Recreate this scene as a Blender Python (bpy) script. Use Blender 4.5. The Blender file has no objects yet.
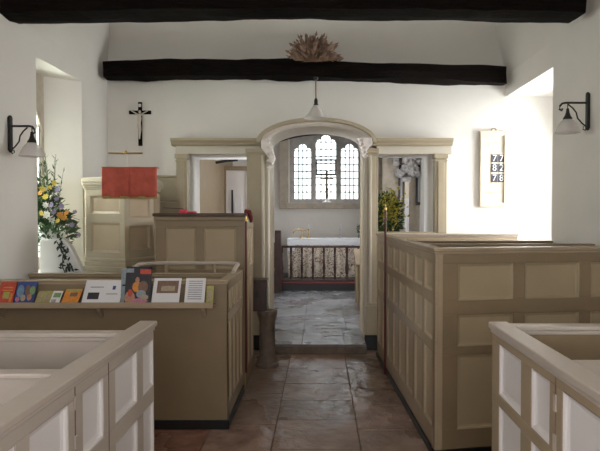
import bpy, bmesh, math, random
from mathutils import Vector, Matrix, noise
random.seed(7)
S = bpy.context.scene
COL = S.collection
PI = math.pi

# ------------------------------------------------------------------ camera
cam = bpy.data.cameras.new('camera')
camo = bpy.data.objects.new('camera', cam); COL.objects.link(camo)
cam.sensor_width = 36; cam.lens = 33.6; cam.shift_x = -20/600
camo.location = (0, 0, 1.55)
camo.rotation_euler = (math.radians(90-1.38), 0, math.radians(0))
cam.clip_start = .05
S.camera = camo

# ------------------------------------------------------------------ world and daylight
w = bpy.data.worlds.new('overcast sky'); S.world = w; w.use_nodes = True
wn = w.node_tree.nodes; wl = w.node_tree.links
bg = wn['Background']
tc = wn.new('ShaderNodeTexCoord'); sp = wn.new('ShaderNodeSeparateXYZ'); cr = wn.new('ShaderNodeValToRGB')
wl.new(tc.outputs['Generated'], sp.inputs[0]); wl.new(sp.outputs['Z'], cr.inputs[0]); wl.new(cr.outputs[0], bg.inputs[0])
cr.color_ramp.elements[0].position = 0.0; cr.color_ramp.elements[0].color = (.62, .68, .60, 1)
cr.color_ramp.elements[1].position = .12; cr.color_ramp.elements[1].color = (.84, .91, 1.0, 1)
bg.inputs[1].default_value = 3.6

def area(name, loc, rot, sx, sy, power, col=(1, 1, 1)):
    l = bpy.data.lights.new(name, 'AREA'); l.shape = 'RECTANGLE'; l.size = sx; l.size_y = sy
    l.energy = power; l.color = col
    o = bpy.data.objects.new(name, l); o.location = loc; o.rotation_euler = rot; COL.objects.link(o); return o
R = math.radians
# daylight entering by each window (just outside the panes); last ones are added fill
area('daylight_east_window', (.13, 13.3, 4.15), (R(-52), 0, 0), 2.4, 1.2, 380, (.88, .94, 1))
area('daylight_south_recess', (3.25, 5.55, 2.25), (0, R(82), 0), 1.6, 1.1, 130, (.99, .98, .97))
area('daylight_north_recess', (-3.15, 5.2, 2.0), (0, R(-90), 0), 1.5, .6, 60, (.93, 1, .88))
area('daylight_chancel_south', (2.75, 9.3, 2.0), (0, R(90), 0), 1.4, 1.0, 150, (.97, .97, 1))
area('daylight_chancel_north', (-2.75, 7.9, 2.0), (0, R(-90), 0), 1.4, 1.0, 100, (.97, .97, 1))
area('west_window_fill', (-.1, -3.6, 2.1), (R(90), 0, 0), 2.4, 1.8, 62, (1, .92, .90))  # unseen west window put in behind the viewer for fill
area('nave_south_fill', (2.9, -.6, 2.0), (0, R(90), 0), 1.5, 1.7, 34, (1, .92, .90))  # added fill from an unseen side window, for the pew fronts
area('nave_north_fill', (-3.2, -.6, 2.0), (0, R(-90), 0), 1.5, 1.7, 30, (1, .93, .92))  # added fill from the unseen window on the opposite side

S.view_settings.view_transform = 'Standard'
S.view_settings.look = 'None'
S.view_settings.exposure = 0.40
S.view_settings.gamma = 1.0
S.view_settings.use_curve_mapping = False

# ------------------------------------------------------------------ materials
def mat(name, col, rough=.6, metal=0, noise_amt=0, noise_scale=8, col2=None, bump=0, bump_scale=40, spec=None, stretch=None):
    m = bpy.data.materials.new(name); m.use_nodes = True
    nt = m.node_tree; b = nt.nodes['Principled BSDF']
    b.inputs['Base Color'].default_value = (*col, 1); b.inputs['Roughness'].default_value = rough
    b.inputs['Metallic'].default_value = metal
    if spec is not None: b.inputs['Specular IOR Level'].default_value = spec
    t = nt.nodes.new('ShaderNodeTexCoord'); mp = nt.nodes.new('ShaderNodeMapping')
    nt.links.new(t.outputs['Object'], mp.inputs[0])
    if stretch: mp.inputs['Scale'].default_value = stretch
    c2 = col2 or tuple(c*(1-noise_amt) for c in col)
    n = nt.nodes.new('ShaderNodeTexNoise'); n.inputs['Scale'].default_value = noise_scale; n.inputs['Detail'].default_value = 6
    nt.links.new(mp.outputs[0], n.inputs['Vector'])
    r = nt.nodes.new('ShaderNodeValToRGB'); r.color_ramp.elements[0].position = .35; r.color_ramp.elements[1].position = .68
    r.color_ramp.elements[0].color = (*c2, 1); r.color_ramp.elements[1].color = (*col, 1)
    nt.links.new(n.outputs['Fac'], r.inputs[0]); nt.links.new(r.outputs[0], b.inputs['Base Color'])
    if bump:
        n2 = nt.nodes.new('ShaderNodeTexNoise'); n2.inputs['Scale'].default_value = bump_scale; n2.inputs['Detail'].default_value = 4
        nt.links.new(mp.outputs[0], n2.inputs['Vector'])
        bp = nt.nodes.new('ShaderNodeBump'); bp.inputs['Strength'].default_value = bump; bp.inputs['Distance'].default_value = .02
        nt.links.new(n2.outputs['Fac'], bp.inputs['Height']); nt.links.new(bp.outputs[0], b.inputs['Normal'])
    return m
M = {}
M['plaster'] = mat('lime plaster', (.84, .81, .78), .9, noise_amt=.05, noise_scale=1.5, bump=.25, bump_scale=5, spec=.1)
M['stone'] = mat('grey window stone', (.50, .48, .47), .85, noise_amt=.25, noise_scale=9, bump=.3, bump_scale=30)
M['sillstone'] = mat('buff stone', (.55, .48, .40), .85, noise_amt=.2, noise_scale=9, bump=.3, bump_scale=30)
M['cream'] = mat('cream paint', (.43, .33, .225), .25, noise_amt=.09, noise_scale=5, bump=.06, bump_scale=30)
M['creampanel'] = mat('cream paint on panels', (.51, .405, .285), .25, noise_amt=.07, noise_scale=4, bump=.05, bump_scale=25)
M['khaki'] = mat('khaki paint', (.27, .195, .115), .40, noise_amt=.10, noise_scale=5, bump=.06, bump_scale=30)
M['khakipanel'] = mat('khaki paint on panels', (.41, .32, .20), .42, noise_amt=.07, noise_scale=4, bump=.05, bump_scale=25)
M['palepaint'] = mat('pale stone paint', (.52, .445, .385), .4, noise_amt=.07, noise_scale=5, bump=.05, bump_scale=30)
M['whitepanel'] = mat('white paint on panels', (.80, .75, .74), .4, noise_amt=.04, noise_scale=4)
M['screenpaint'] = mat('screen paint', (.44, .37, .265), .45, noise_amt=.08, noise_scale=6)
M['screenlight'] = mat('pale screen paint', (.62, .565, .49), .45, noise_amt=.05, noise_scale=6)
M['carvedwhite'] = mat('white carved paint', (.85, .78, .76), .5, noise_amt=.1, noise_scale=30)
M['softwhite'] = mat('off white paint', (.74, .68, .63), .5, noise_amt=.06)
M['oak'] = mat('blackened oak', (.010, .0065, .0055), .9, spec=.12, noise_amt=.6, noise_scale=6, bump=.8, bump_scale=14, stretch=(1, 8, 8))
M['darkwood'] = mat('dark stained wood', (.055, .022, .016), .38, noise_amt=.5, noise_scale=9, stretch=(4, 4, 1))
M['brownwood'] = mat('brown wood', (.13, .06, .035), .45, noise_amt=.4, noise_scale=9)
M['capwood'] = mat('dark capping wood', (.10, .05, .03), .35, noise_amt=.4, noise_scale=9)
M['black'] = mat('black paint', (.012, .012, .014), .4, noise_amt=.3)
M['iron'] = mat('black wrought iron', (.012, .011, .011), .5, noise_amt=.4, noise_scale=40, bump=.3, bump_scale=80)
M['brass'] = mat('brass', (.62, .42, .16), .28, 1, noise_amt=.15)
M['bronze'] = mat('dark bronze', (.16, .12, .07), .4, .8, noise_amt=.3, noise_scale=20)
M['red'] = mat('red fall cloth', (.62, .13, .09), .9, noise_amt=.25, noise_scale=14)
M['carpet'] = mat('red carpet', (.16, .02, .02), .95, noise_amt=.3, noise_scale=60)
M['pink'] = mat('crimson cloth', (.70, .05, .10), .7, noise_amt=.1)
M['gold'] = mat('gold fringe', (.55, .42, .15), .7, noise_amt=.4, noise_scale=60)
M['white'] = mat('white linen', (.82, .83, .88), .8, noise_amt=.05)
M['vase'] = mat('white glazed ceramic', (.80, .80, .80), .25, noise_amt=.04)
M['paper'] = mat('white paper', (.78, .76, .77), .6, noise_amt=.03)
M['grey'] = mat('grey print', (.45, .44, .47), .7, noise_amt=.3, noise_scale=60)
M['ink'] = mat('black ink', (.03, .03, .035), .6)
M['pillarstone'] = mat('worn brown stone', (.20, .15, .115), .6, noise_amt=.35, noise_scale=12, bump=.5, bump_scale=25)
M['boardwood'] = mat('cream board', (.72, .64, .52), .5, noise_amt=.1, noise_scale=10)
M['reed'] = mat('dried stalks', (.32, .18, .12), .9, noise_amt=.4, noise_scale=20, col2=(.16, .10, .06))
M['reedred'] = mat('dried pink heads', (.46, .31, .23), .9, noise_scale=18, col2=(.20, .12, .09))
M['leaf'] = mat('green leaves', (.06, .13, .035), .55, col2=(.02, .05, .02), noise_scale=14)
M['darkleaf'] = mat('dark ivy leaves', (.014, .03, .016), .5, noise_amt=.4)
M['yelgreen'] = mat('yellow green foliage', (.60, .48, .05), .6, col2=(.26, .26, .04), noise_scale=14)
M['yellow'] = mat('yellow petals', (.72, .58, .10), .6, noise_amt=.1)
M['orange'] = mat('orange petals', (.70, .34, .05), .6, noise_amt=.15)
M['purple'] = mat('mauve petals', (.30, .25, .42), .6, noise_amt=.2)
M['whiteflower'] = mat('white petals', (.80, .80, .75), .6, noise_amt=.1)
M['slate'] = mat('black slate', (.03, .03, .035), .45, noise_amt=.2)
M['marble'] = mat('white marble', (.74, .73, .74), .35, noise_amt=.12, noise_scale=5)
M['greystone'] = mat('grey carved stone', (.58, .56, .57), .8, noise_amt=.3, noise_scale=25, bump=.6, bump_scale=30)
M['tileblue'] = mat('dark number card', (.05, .05, .075), .5)
M['skin'] = mat('ivory figure', (.68, .62, .55), .5, noise_amt=.1)
for n, c in dict(cred=(.62, .08, .05), cblue=(.05, .08, .28), ccyan=(.18, .32, .45), cyg=(.45, .42, .12), corange=(.75, .28, .04),
                 cgreen=(.22, .36, .14), cdark=(.03, .025, .035), cflesh=(.48, .24, .15), cbrown=(.22, .12, .08), ctan=(.45, .36, .24), cpink=(.55, .2, .3), clb=(.30, .36, .40)).items():
    M[n] = mat('print ' + n[1:], c, .5, noise_amt=.25, noise_scale=60)

def glassy(name, tint, trans=.85, rough=.1):
    m = bpy.data.materials.new(name); m.use_nodes = True; nt = m.node_tree; nt.nodes.clear()
    o = nt.nodes.new('ShaderNodeOutputMaterial'); mx = nt.nodes.new('ShaderNodeMixShader')
    t = nt.nodes.new('ShaderNodeBsdfTransparent'); g = nt.nodes.new('ShaderNodeBsdfPrincipled')
    t.inputs[0].default_value = (*tint, 1); g.inputs['Base Color'].default_value = (*tint, 1); g.inputs['Roughness'].default_value = rough
    mx.inputs[0].default_value = trans
    nt.links.new(g.outputs[0], mx.inputs[1]); nt.links.new(t.outputs[0], mx.inputs[2]); nt.links.new(mx.outputs[0], o.inputs[0]); return m
M['glass'] = glassy('leaded window glass', (.97, .98, .97), .9)
M['lampglass'] = glassy('frosted lamp glass', (.92, .90, .89), .6, .3)
M['clearglass'] = glassy('clear glass', (.9, .92, .92), .7, .05)

def brocade():
    m = mat('brocade', (.50, .44, .38), .8)
    nt = m.node_tree; b = nt.nodes['Principled BSDF']
    t = nt.nodes.new('ShaderNodeTexCoord'); v = nt.nodes.new('ShaderNodeTexVoronoi'); v.inputs['Scale'].default_value = 15
    n = nt.nodes.new('ShaderNodeTexNoise'); n.inputs['Scale'].default_value = 18; mixv = nt.nodes.new('ShaderNodeMixRGB'); mixv.inputs[0].default_value = .35
    nt.links.new(t.outputs['Object'], mixv.inputs[1]); nt.links.new(t.outputs['Object'], n.inputs['Vector']); nt.links.new(n.outputs['Color'], mixv.inputs[2])
    nt.links.new(mixv.outputs[0], v.inputs['Vector'])
    r = nt.nodes.new('ShaderNodeValToRGB'); e = r.color_ramp.elements
    e[0].position = .30; e[0].color = (.17, .09, .055, 1); e[1].position = .5; e[1].color = (.62, .56, .48, 1)
    nt.links.new(v.outputs['Distance'], r.inputs[0]); nt.links.new(r.outputs[0], b.inputs['Base Color']); return m
M['brocade'] = brocade()

def flagstone(name, ca, cb, rough=.38, bump=.5):
    m = mat(name, ca, rough, col2=cb, noise_scale=5, bump=bump, bump_scale=6)
    nt = m.node_tree; b = nt.nodes['Principled BSDF']
    a = nt.nodes.new('ShaderNodeAttribute'); a.attribute_name = 'tone'
    old = b.inputs['Base Color'].links[0].from_socket
    mx = nt.nodes.new('ShaderNodeMixRGB'); mx.blend_type = 'MULTIPLY'; mx.inputs[0].default_value = 1
    nt.links.new(old, mx.inputs[1]); nt.links.new(a.outputs['Color'], mx.inputs[2]); nt.links.new(mx.outputs[0], b.inputs['Base Color'])
    # worn polish: roughness varies
    n = nt.nodes.new('ShaderNodeTexNoise'); n.inputs['Scale'].default_value = 5; n.inputs['Detail'].default_value = 5
    mr = nt.nodes.new('ShaderNodeMapRange'); mr.inputs['From Min'].default_value = .35; mr.inputs['From Max'].default_value = .65
    mr.inputs['To Min'].default_value = rough-.14; mr.inputs['To Max'].default_value = rough+.22
    nt.links.new(n.outputs['Fac'], mr.inputs['Value']); nt.links.new(mr.outputs[0], b.inputs['Roughness'])
    return m
M['flag'] = flagstone('worn flagstones', (.37, .255, .20), (.21, .135, .10), .25, 1.5)
M['flag2'] = flagstone('chancel flagstones', (.25, .24, .25), (.15, .14, .142), .20, .9)  # bluish stone carries the cool chancel light in its colour
M['mortar'] = mat('dark joint', (.085, .065, .052), .9)

# ------------------------------------------------------------------ building helpers
WL = {}
def wloc(o):
    return WL.get(o.name, Vector((0, 0, 0)))
def props(o, label=None, cat=None, group=None, kind=None):
    if label: o['label'] = label
    if cat: o['category'] = cat
    if group: o['group'] = group
    if kind: o['kind'] = kind
    return o
def thing(name, loc, label, cat, group=None):
    o = bpy.data.objects.new(name, None); COL.objects.link(o); o.location = loc
    o.empty_display_size = .05
    WL[o.name] = Vector(loc); return props(o, label, cat, group)

class MB:
    def __init__(s): s.bm = bmesh.new(); s.tone = None
    def quadbox(s, pts8):
        v = [s.bm.verts.new(p) for p in pts8]
        for f in ((0,3,2,1),(4,5,6,7),(0,1,5,4),(1,2,6,5),(2,3,7,6),(3,0,4,7)):
            s.bm.faces.new([v[i] for i in f])
        return s
    def box(s, x0, x1, y0, y1, z0, z1):
        return s.quadbox([(x0,y0,z0),(x1,y0,z0),(x1,y1,z0),(x0,y1,z0),(x0,y0,z1),(x1,y0,z1),(x1,y1,z1),(x0,y1,z1)])
    def ob(s, A, B, u0, u1, n0, n1, z0, z1):
        """box along plan line A->B; u along, n = outward normal to the right of the direction"""
        A = Vector(A[:2]); B = Vector(B[:2]); d = (B-A).normalized(); n = Vector((d.y, -d.x))
        p = lambda u, k: A + d*u + n*k
        a, b, c, e = p(u0, n0), p(u1, n0), p(u1, n1), p(u0, n1)
        return s.quadbox([(q.x, q.y, z) for z in (z0, z1) for q in (a, b, c, e)])
    def prism(s, pts, z0, z1):
        lo = [s.bm.verts.new((x, y, z0)) for x, y in pts]; hi = [s.bm.verts.new((x, y, z1)) for x, y in pts]
        n = len(pts); s.bm.faces.new(lo[::-1]); s.bm.faces.new(hi)
        for i in range(n): s.bm.faces.new((lo[i], lo[(i+1)%n], hi[(i+1)%n], hi[i]))
        return s
    def xprism(s, pts, x0, x1):
        """profile in (y,z) extruded along x"""
        lo = [s.bm.verts.new((x0, y, z)) for y, z in pts]; hi = [s.bm.verts.new((x1, y, z)) for y, z in pts]
        n = len(pts); s.bm.faces.new(lo[::-1]); s.bm.faces.new(hi)
        for i in range(n): s.bm.faces.new((lo[i], lo[(i+1)%n], hi[(i+1)%n], hi[i]))
        return s
    def yprism(s, pts, y0, y1):
        lo = [s.bm.verts.new((x, y0, z)) for x, z in pts]; hi = [s.bm.verts.new((x, y1, z)) for x, z in pts]
        n = len(pts); s.bm.faces.new(lo[::-1]); s.bm.faces.new(hi)
        for i in range(n): s.bm.faces.new((lo[i], lo[(i+1)%n], hi[(i+1)%n], hi[i]))
        return s
    def lathe(s, prof, c, seg=20, axis='z'):
        c = Vector(c); rings = []
        for r, h in prof:
            ring = []
            for i in range(seg):
                a = 2*PI*i/seg
                if axis == 'z': q = Vector((r*math.cos(a), r*math.sin(a), h))
                elif axis == 'x': q = Vector((h, r*math.cos(a), r*math.sin(a)))
                else: q = Vector((r*math.cos(a), h, r*math.sin(a)))
                ring.append(s.bm.verts.new(c+q))
            rings.append(ring)
        for a, b in zip(rings, rings[1:]):
            for i in range(seg): s.bm.faces.new((a[i], a[(i+1)%seg], b[(i+1)%seg], b[i]))
        if prof[0][0] > 0: s.bm.faces.new(rings[0][::-1])
        if prof[-1][0] > 0: s.bm.faces.new(rings[-1])
        return s
    def tube(s, pts, r, seg=8):
        pts = [Vector(p) for p in pts]; n = len(pts); rings = []
        rr = r if isinstance(r, (list, tuple)) else [r]*n
        t0 = (pts[1]-pts[0]).normalized(); up = Vector((0, 0, 1)) if abs(t0.z) < .9 else Vector((1, 0, 0))
        for i, p in enumerate(pts):
            t = (pts[min(i+1, n-1)]-pts[max(i-1, 0)]).normalized()
            a = t.cross(up)
            if a.length < 1e-3: a = t.cross(Vector((0, 1, 0)))
            a.normalize(); b = a.cross(t)
            rings.append([s.bm.verts.new(p+(a*math.cos(2*PI*k/seg)+b*math.sin(2*PI*k/seg))*rr[i]) for k in range(seg)])
        for a, b in zip(rings, rings[1:]):
            for i in range(seg): s.bm.faces.new((a[i], a[(i+1)%seg], b[(i+1)%seg], b[i]))
        s.bm.faces.new(rings[0][::-1]); s.bm.faces.new(rings[-1]); return s
    def ball(s, c, r, sub=2, sc=(1, 1, 1)):
        g = bmesh.ops.create_icosphere(s.bm, subdivisions=sub, radius=r)
        for v in g['verts']: v.co = Vector((v.co.x*sc[0], v.co.y*sc[1], v.co.z*sc[2])) + Vector(c)
        return s
    def leaf(s, p, d, L, W, up=None):
        p = Vector(p); d = Vector(d).normalized(); sd = d.cross(Vector(up or (random.uniform(-1,1), random.uniform(-1,1), random.uniform(-1,1))))
        if sd.length < 1e-3: sd = Vector((1, 0, 0))
        sd.normalize(); nn = d.cross(sd)
        m1 = p+d*L*.45
        v = [s.bm.verts.new(q) for q in (p, m1+sd*W/2+nn*W*.12, p+d*L, m1-sd*W/2+nn*W*.12, m1-nn*W*.05)]
        s.bm.faces.new((v[0], v[1], v[4])); s.bm.faces.new((v[1], v[2], v[4])); s.bm.faces.new((v[2], v[3], v[4])); s.bm.faces.new((v[3], v[0], v[4])); return s
    def build(s, name, m, parent=None, bevel=0, smooth=False, solid=0, rotfn=None):
        bmesh.ops.recalc_face_normals(s.bm, faces=s.bm.faces[:])
        off = wloc(parent) if parent else Vector((0, 0, 0))
        origin = off
        if parent is None:
            cs = [v.co for v in s.bm.verts]
            lo = [min(c[i] for c in cs) for i in range(3)]; hi = [max(c[i] for c in cs) for i in range(3)]
            origin = Vector(((lo[0]+hi[0])/2, (lo[1]+hi[1])/2, lo[2]))
        for v in s.bm.verts: v.co -= origin
        me = bpy.data.meshes.new(name); s.bm.to_mesh(me); s.bm.free(); me.materials.append(M[m])
        if smooth:
            for p in me.polygons: p.use_smooth = True
            me.set_sharp_from_angle(angle=R(40))
        o = bpy.data.objects.new(name, me); COL.objects.link(o)
        if parent: o.parent = parent
        else: o.location = origin
        WL[o.name] = Vector(origin)
        if solid: md = o.modifiers.new('s', 'SOLIDIFY'); md.thickness = solid
        if bevel:
            md = o.modifiers.new('b', 'BEVEL'); md.width = bevel; md.segments = 2; md.limit_method = 'ANGLE'
        return o

def plate(name, m, outer, holes, y0, y1, parent=None, plane='xz', conv=None):
    """flat polygon with holes extruded; points are (x,z)"""
    cu = bpy.data.curves.new('tmp', 'CURVE'); cu.dimensions = '2D'; cu.fill_mode = 'BOTH'; cu.extrude = abs(y1-y0)/2
    for pl in [outer]+holes:
        sp_ = cu.splines.new('POLY'); sp_.points.add(len(pl)-1); sp_.use_cyclic_u = True
        for i, (x, z) in enumerate(pl): sp_.points[i].co = (x, z, 0, 1)
    co = bpy.data.objects.new('tmp', cu); COL.objects.link(co)
    dg = bpy.context.evaluated_depsgraph_get(); dg.update()
    me = bpy.data.meshes.new_from_object(co.evaluated_get(dg))
    bpy.data.objects.remove(co)
    b = MB(); b.bm.from_mesh(me); bpy.data.meshes.remove(me)
    ym = (y0+y1)/2
    for v in b.bm.verts:
        x, z, k = v.co
        v.co = Vector((x, ym-k, z)) if plane == 'xz' else Vector((ym+k, x, z))
    bmesh.ops.remove_doubles(b.bm, verts=b.bm.verts[:], dist=1e-5)
    return b.build(name, m, parent)

def structure(o): o['kind'] = 'structure'; return o

def dup(root, loc, label=None):
    r = root.copy(); COL.objects.link(r); r.location = loc
    if label: r['label'] = label
    for ch in list(root.children):
        c = ch.copy(); COL.objects.link(c); c.parent = r
        for g in list(ch.children):
            d = g.copy(); COL.objects.link(d); d.parent = c
    return r

def text_part(name, s, size, mtl, parent, loc, rot, ext=.001, align='CENTER'):
    cu = bpy.data.curves.new('t', 'FONT'); cu.body = s; cu.size = size; cu.extrude = ext; cu.align_x = align; cu.align_y = 'CENTER'; cu.resolution_u = 3
    co = bpy.data.objects.new('t', cu); COL.objects.link(co)
    dg = bpy.context.evaluated_depsgraph_get(); dg.update()
    me = bpy.data.meshes.new_from_object(co.evaluated_get(dg)); bpy.data.objects.remove(co)
    me.name = name; me.materials.clear(); me.materials.append(M[mtl])
    mt = Matrix.Translation(Vector(loc)-wloc(parent)) @ rot
    me.transform(mt)
    o = bpy.data.objects.new(name, me); COL.objects.link(o); o.parent = parent; WL[o.name] = wloc(parent); return o

# panelled wall: plan line A->B, visible face on the right of A->B
def panelling(parent, A, B, z0, z1, t, cols, rows, fm, pm, proud=.018, bevel=.003, name='panelled_side', cap=None):
    Av = Vector(A); Bv = Vector(B); L = (Bv-Av).length
    d = (Bv-Av).normalized(); n = Vector((d.y, -d.x))
    f = MB(); f.ob(A, B, 0, L, -t, -proud, z0, z1)
    zs = [z0]; rows = sorted(rows)
    for a, b in rows: zs += [a, b]
    zs.append(z1)
    for i in range(0, len(zs), 2): f.ob(A, B, 0, L, -proud, 0, zs[i], zs[i+1])
    for a, b in rows:
        us = [0]
        for c0, c1 in cols: us += [c0, c1]
        us.append(L)
        for i in range(0, len(us), 2): f.ob(A, B, us[i], us[i+1], -proud, 0, a, b)
    fr = f.build(name, fm, parent, bevel=bevel)
    for c0, c1 in cols:
        for a, b in rows:
            g = MB(); e = .0015; k = min(.020, (c1-c0)*.13)
            def P(u, nn, z): q = Av+d*u+n*nn; return (q.x, q.y, z)
            lv = [(e, -.002), (e+k*.35, -.005), (e+k*.45, -.011), (e+k, -proud+.003)]
            rings_ = []
            for kk, y in lv:
                rings_.append([g.bm.verts.new(P(uu, y, zz)) for uu, zz in ((c0+kk, a+kk), (c1-kk, a+kk), (c1-kk, b-kk), (c0+kk, b-kk))])
            g.bm.faces.new(rings_[-1])
            for r0, r1 in zip(rings_, rings_[1:]):
                for i in range(4): g.bm.faces.new((r0[i], r0[(i+1)%4], r1[(i+1)%4], r1[i]))
            g.build('panel', pm, parent)
    return fr

def cap(parent, pts, z, t, m, over=.018, h=.022, name='cap_rail'):
    """moulded capping along plan polyline; face is on the right of the path, wall thickness t to the left"""
    b = MB()
    for A, B in zip(pts, pts[1:]):
        L = (Vector(B)-Vector(A)).length
        b.ob(A, B, -over, L+over, -t-over, over, z, z+h)
        b.ob(A, B, -over*.4, L+over*.4, -t-over*.45, over*.45, z-.016, z)
    return b.build(name, m, parent, bevel=.005)

def evencols(L, n, s0, s1, gap):
    wd = (L-s0-s1-gap*(n-1))/n
    return [(s0+i*(wd+gap), s0+i*(wd+gap)+wd) for i in range(n)]

# ------------------------------------------------------------------ floor
def slabs(name, m, cells, ztop, th=.06, gap=.002):
    b = MB(); lay = b.bm.loops.layers.float_color.new('tone')
    for x0, x1, y0, y1, tn in cells:
        g = gap; n0 = len(b.bm.faces)
        j = lambda: random.uniform(-.004, .004)
        zt = ztop+random.uniform(-.002, .001)
        ch = .0035
        v = []
        for (X0, X1, Y0, Y1, Z) in ((x0+g, x1-g, y0+g, y1-g, ztop-th), (x0+g, x1-g, y0+g, y1-g, zt-ch), (x0+g+ch, x1-g-ch, y0+g+ch, y1-g-ch, zt)):
            v.append([b.bm.verts.new((x, y, Z)) for x, y in ((X0, Y0), (X1, Y0), (X1, Y1), (X0, Y1))])
        b.bm.faces.new(v[2])
        for k in range(2):
            for i in range(4): b.bm.faces.new((v[k][i], v[k][(i+1)%4], v[k+1][(i+1)%4], v[k+1][i]))
        b.bm.faces.ensure_lookup_table()
        for f in b.bm.faces[n0:]:
            for l in f.loops: l[lay] = (*tn, 1)
    return structure(b.build(name, m))
def tone():
    k = random.uniform(.78, 1.12); return (k*random.uniform(.97, 1.06), k, k*random.uniform(.93, 1.02))
cells = []
def column(x0, x1, ys, red=0):
    for a, b in zip(ys, ys[1:]):
        t = tone()
        if red: t = (t[0]*.95, t[1]*.72, t[2]*.7)
        cells.append((x0, x1, a, b, t))
column(-.32, .268, [-3.2, -2.5, -1.9, -1.1, -.4, .3, 1.0, 1.75, 2.5, 3.05, 3.62, 4.14, 4.58, 5.03, 5.53, 6.08])
column(-.78, -.32, [-3.2, -2.3, -1.5, -.7, .2, .9, 1.6, 2.3, 3.0, 3.55, 4.05, 4.75, 5.1, 5.6, 6.08])
column(.268, .80, [-3.2, -2.4, -1.6, -.9, 0, .8, 1.5, 2.2, 2.9, 3.4, 3.95, 4.45, 4.9, 5.35, 5.75, 6.08])
yy = [-3.2+.31*i for i in range(31)]
for k, (a, b) in enumerate([(-2.42, -1.87), (-1.87, -1.32), (-1.32, -.78)]): column(a, b, yy, 1)
for k, (a, b) in enumerate([(.80, 1.45), (1.45, 2.11)]): column(a, b, yy, 1)
cells = [(a, b, c, min(d, 6.08), t) for a, b, c, d, t in cells if c < 6.05]
for a, b in [(-2.42, -1.87), (-1.87, -1.32), (-1.32, -.60), (.515, 1.1), (1.1, 2.11)]: column(a, b, [6.08, 6.40])
slabs('floor', 'flag', cells, 0.0)
structure(MB().box(-3.1, 3.0, -3.4, 6.11, -.2, -.012).box(-3.1, -.6, 6.11, 6.4, -.2, -.012).box(.515, 3.0, 6.11, 6.4, -.2, -.012).build('trim_1', 'mortar'))
cells = []
ys = [6.10, 6.55, 7.0, 7.5, 8.05, 8.55, 9.1, 9.65, 10.28]
for a, b in ((-.594, -.20), (-.20, .27), (.27, .51)): column(a, b, [6.10, 6.52 if a > -.3 else 6.65, 6.96])
ys = [6.96, 7.0, 7.5, 8.05, 8.55, 9.1, 9.65, 10.28]
for i, (a, b) in enumerate([(-1.9, -1.3), (-1.3, -.75), (-.75, -.2), (-.2, .33), (.33, .9), (.9, 1.4), (1.4, 1.9)]):
    o = [0, .12, -.1, .15, -.05, .1, 0][i]
    column(a, b, [ys[0]]+[y+o for y in ys[2:-1]]+[ys[-1]])
cells = [(a, b, c, d, (t[0]*.95, t[1]*1.0, t[2]*1.06)) if not (c < 6.2) else (a, b, c, d, t) for a, b, c, d, t in cells]  # shifts slabs bluer, painting in the chancel's cool light
slabs('floor', 'flag2', cells, 0.10, th=.10)
structure(MB().box(-.585, .50, 6.12, 6.97, -.2, .088).box(-2.2, 2.2, 6.97, 12.2, -.2, .088).build('trim_2', 'mortar'))
structure(MB().box(-.594, .51, 6.085, 6.099, .0, .082).build('trim_10', 'pillarstone'))
# sanctuary step
st = thing('sanctuary_step', (.1, 10.9, .09), 'low black-fronted step with a red carpet edge beneath the altar rail', 'step')
MB().box(-1.89, 1.89, 10.28, 11.98, .09, .225).build('riser', 'black', st)
MB().box(-1.89, 1.89, 10.265, 10.75, .225, .25).build('carpet_edge', 'carpet', st, bevel=.005)
MB().box(-1.89, 1.89, 10.75, 11.98, .225, .25).build('stone_top', 'flag2', st)

# ------------------------------------------------------------------ walls of the nave
XL, XR = -2.42, 2.11
def wall_boxes(name, boxes, m='plaster'):
    b = MB()
    for q in boxes: b.box(*q)
    return structure(b.build(name, m))
# left wall with splayed window recess
b = MB()
b.box(-3.0, XL, -3.2, -1.45, 0, 3.1); b.box(-3.0, XL, .25, 4.80, 0, 3.1)
b.box(-3.0, XL, -1.45, .25, 0, 1.2); b.box(-3.0, XL, -1.45, .25, 2.7, 3.1)
b.box(-3.0, XL, 4.80, 6.4, 0, 1.0)
b.box(-3.0, XL, 4.80, 6.4, 2.875, 3.1)
b.prism([(XL, 5.72), (-2.70, 5.50), (-3.0, 5.50), (-3.0, 6.4), (XL, 6.4)], 1.0, 2.875)
b.prism([(XL, 4.80), (-3.0, 4.80), (-3.0, 4.92), (-2.70, 4.92)], 1.0, 2.875)
structure(b.build('wall_left', 'plaster'))
def archpts(c, hw, z0, zs, rise, n=14, pointed=False):
    """opening outline from bottom-left anticlockwise ; spring zs"""
    pts = [(c-hw, z0), (c+hw, z0)]
    for i in range(n+1):
        a = PI*i/n
        x = math.cos(a)*hw; z = math.sin(a)*rise
        if pointed: z = rise*(1-abs(x/hw)**1.7)
        pts.append((c+x, zs+z))
    return pts
structure(plate('wall_left', 'sillstone', [(4.88, 1.0), (5.52, 1.0), (5.52, 2.875), (4.88, 2.875)], [archpts(5.2, .28, 1.1, 2.32, .33, pointed=True)], -2.735, -2.70, plane='yz'))
# sloped sill of the left recess
s = MB(); lo = [(-2.41, 4.74), (-2.41, 5.84), (-2.705, 5.49), (-2.705, 4.9)]
# right wall with deep recess near the chancel wall
b = MB()
b.box(XR, 2.9, -3.2, -1.45, 0, 3.1); b.box(XR, 2.9, .25, 5.1, 0, 3.1)
b.box(XR, 2.9, -1.45, .25, 0, 1.2); b.box(XR, 2.9, -1.45, .25, 2.7, 3.1)
b.box(XR, 2.9, 5.1, 6.4, 0, .95); b.box(XR, 2.9, 5.1, 6.4, 2.86, 3.1)
structure(b.build('wall_right', 'plaster'))
structure(plate('wall_right', 'plaster', [(5.1, .95), (6.4, .95), (6.4, 2.86), (5.1, 2.86)], [archpts(5.68, .5, 1.15, 2.3, .42, pointed=True)], 2.74, 2.9, plane='yz'))
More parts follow.
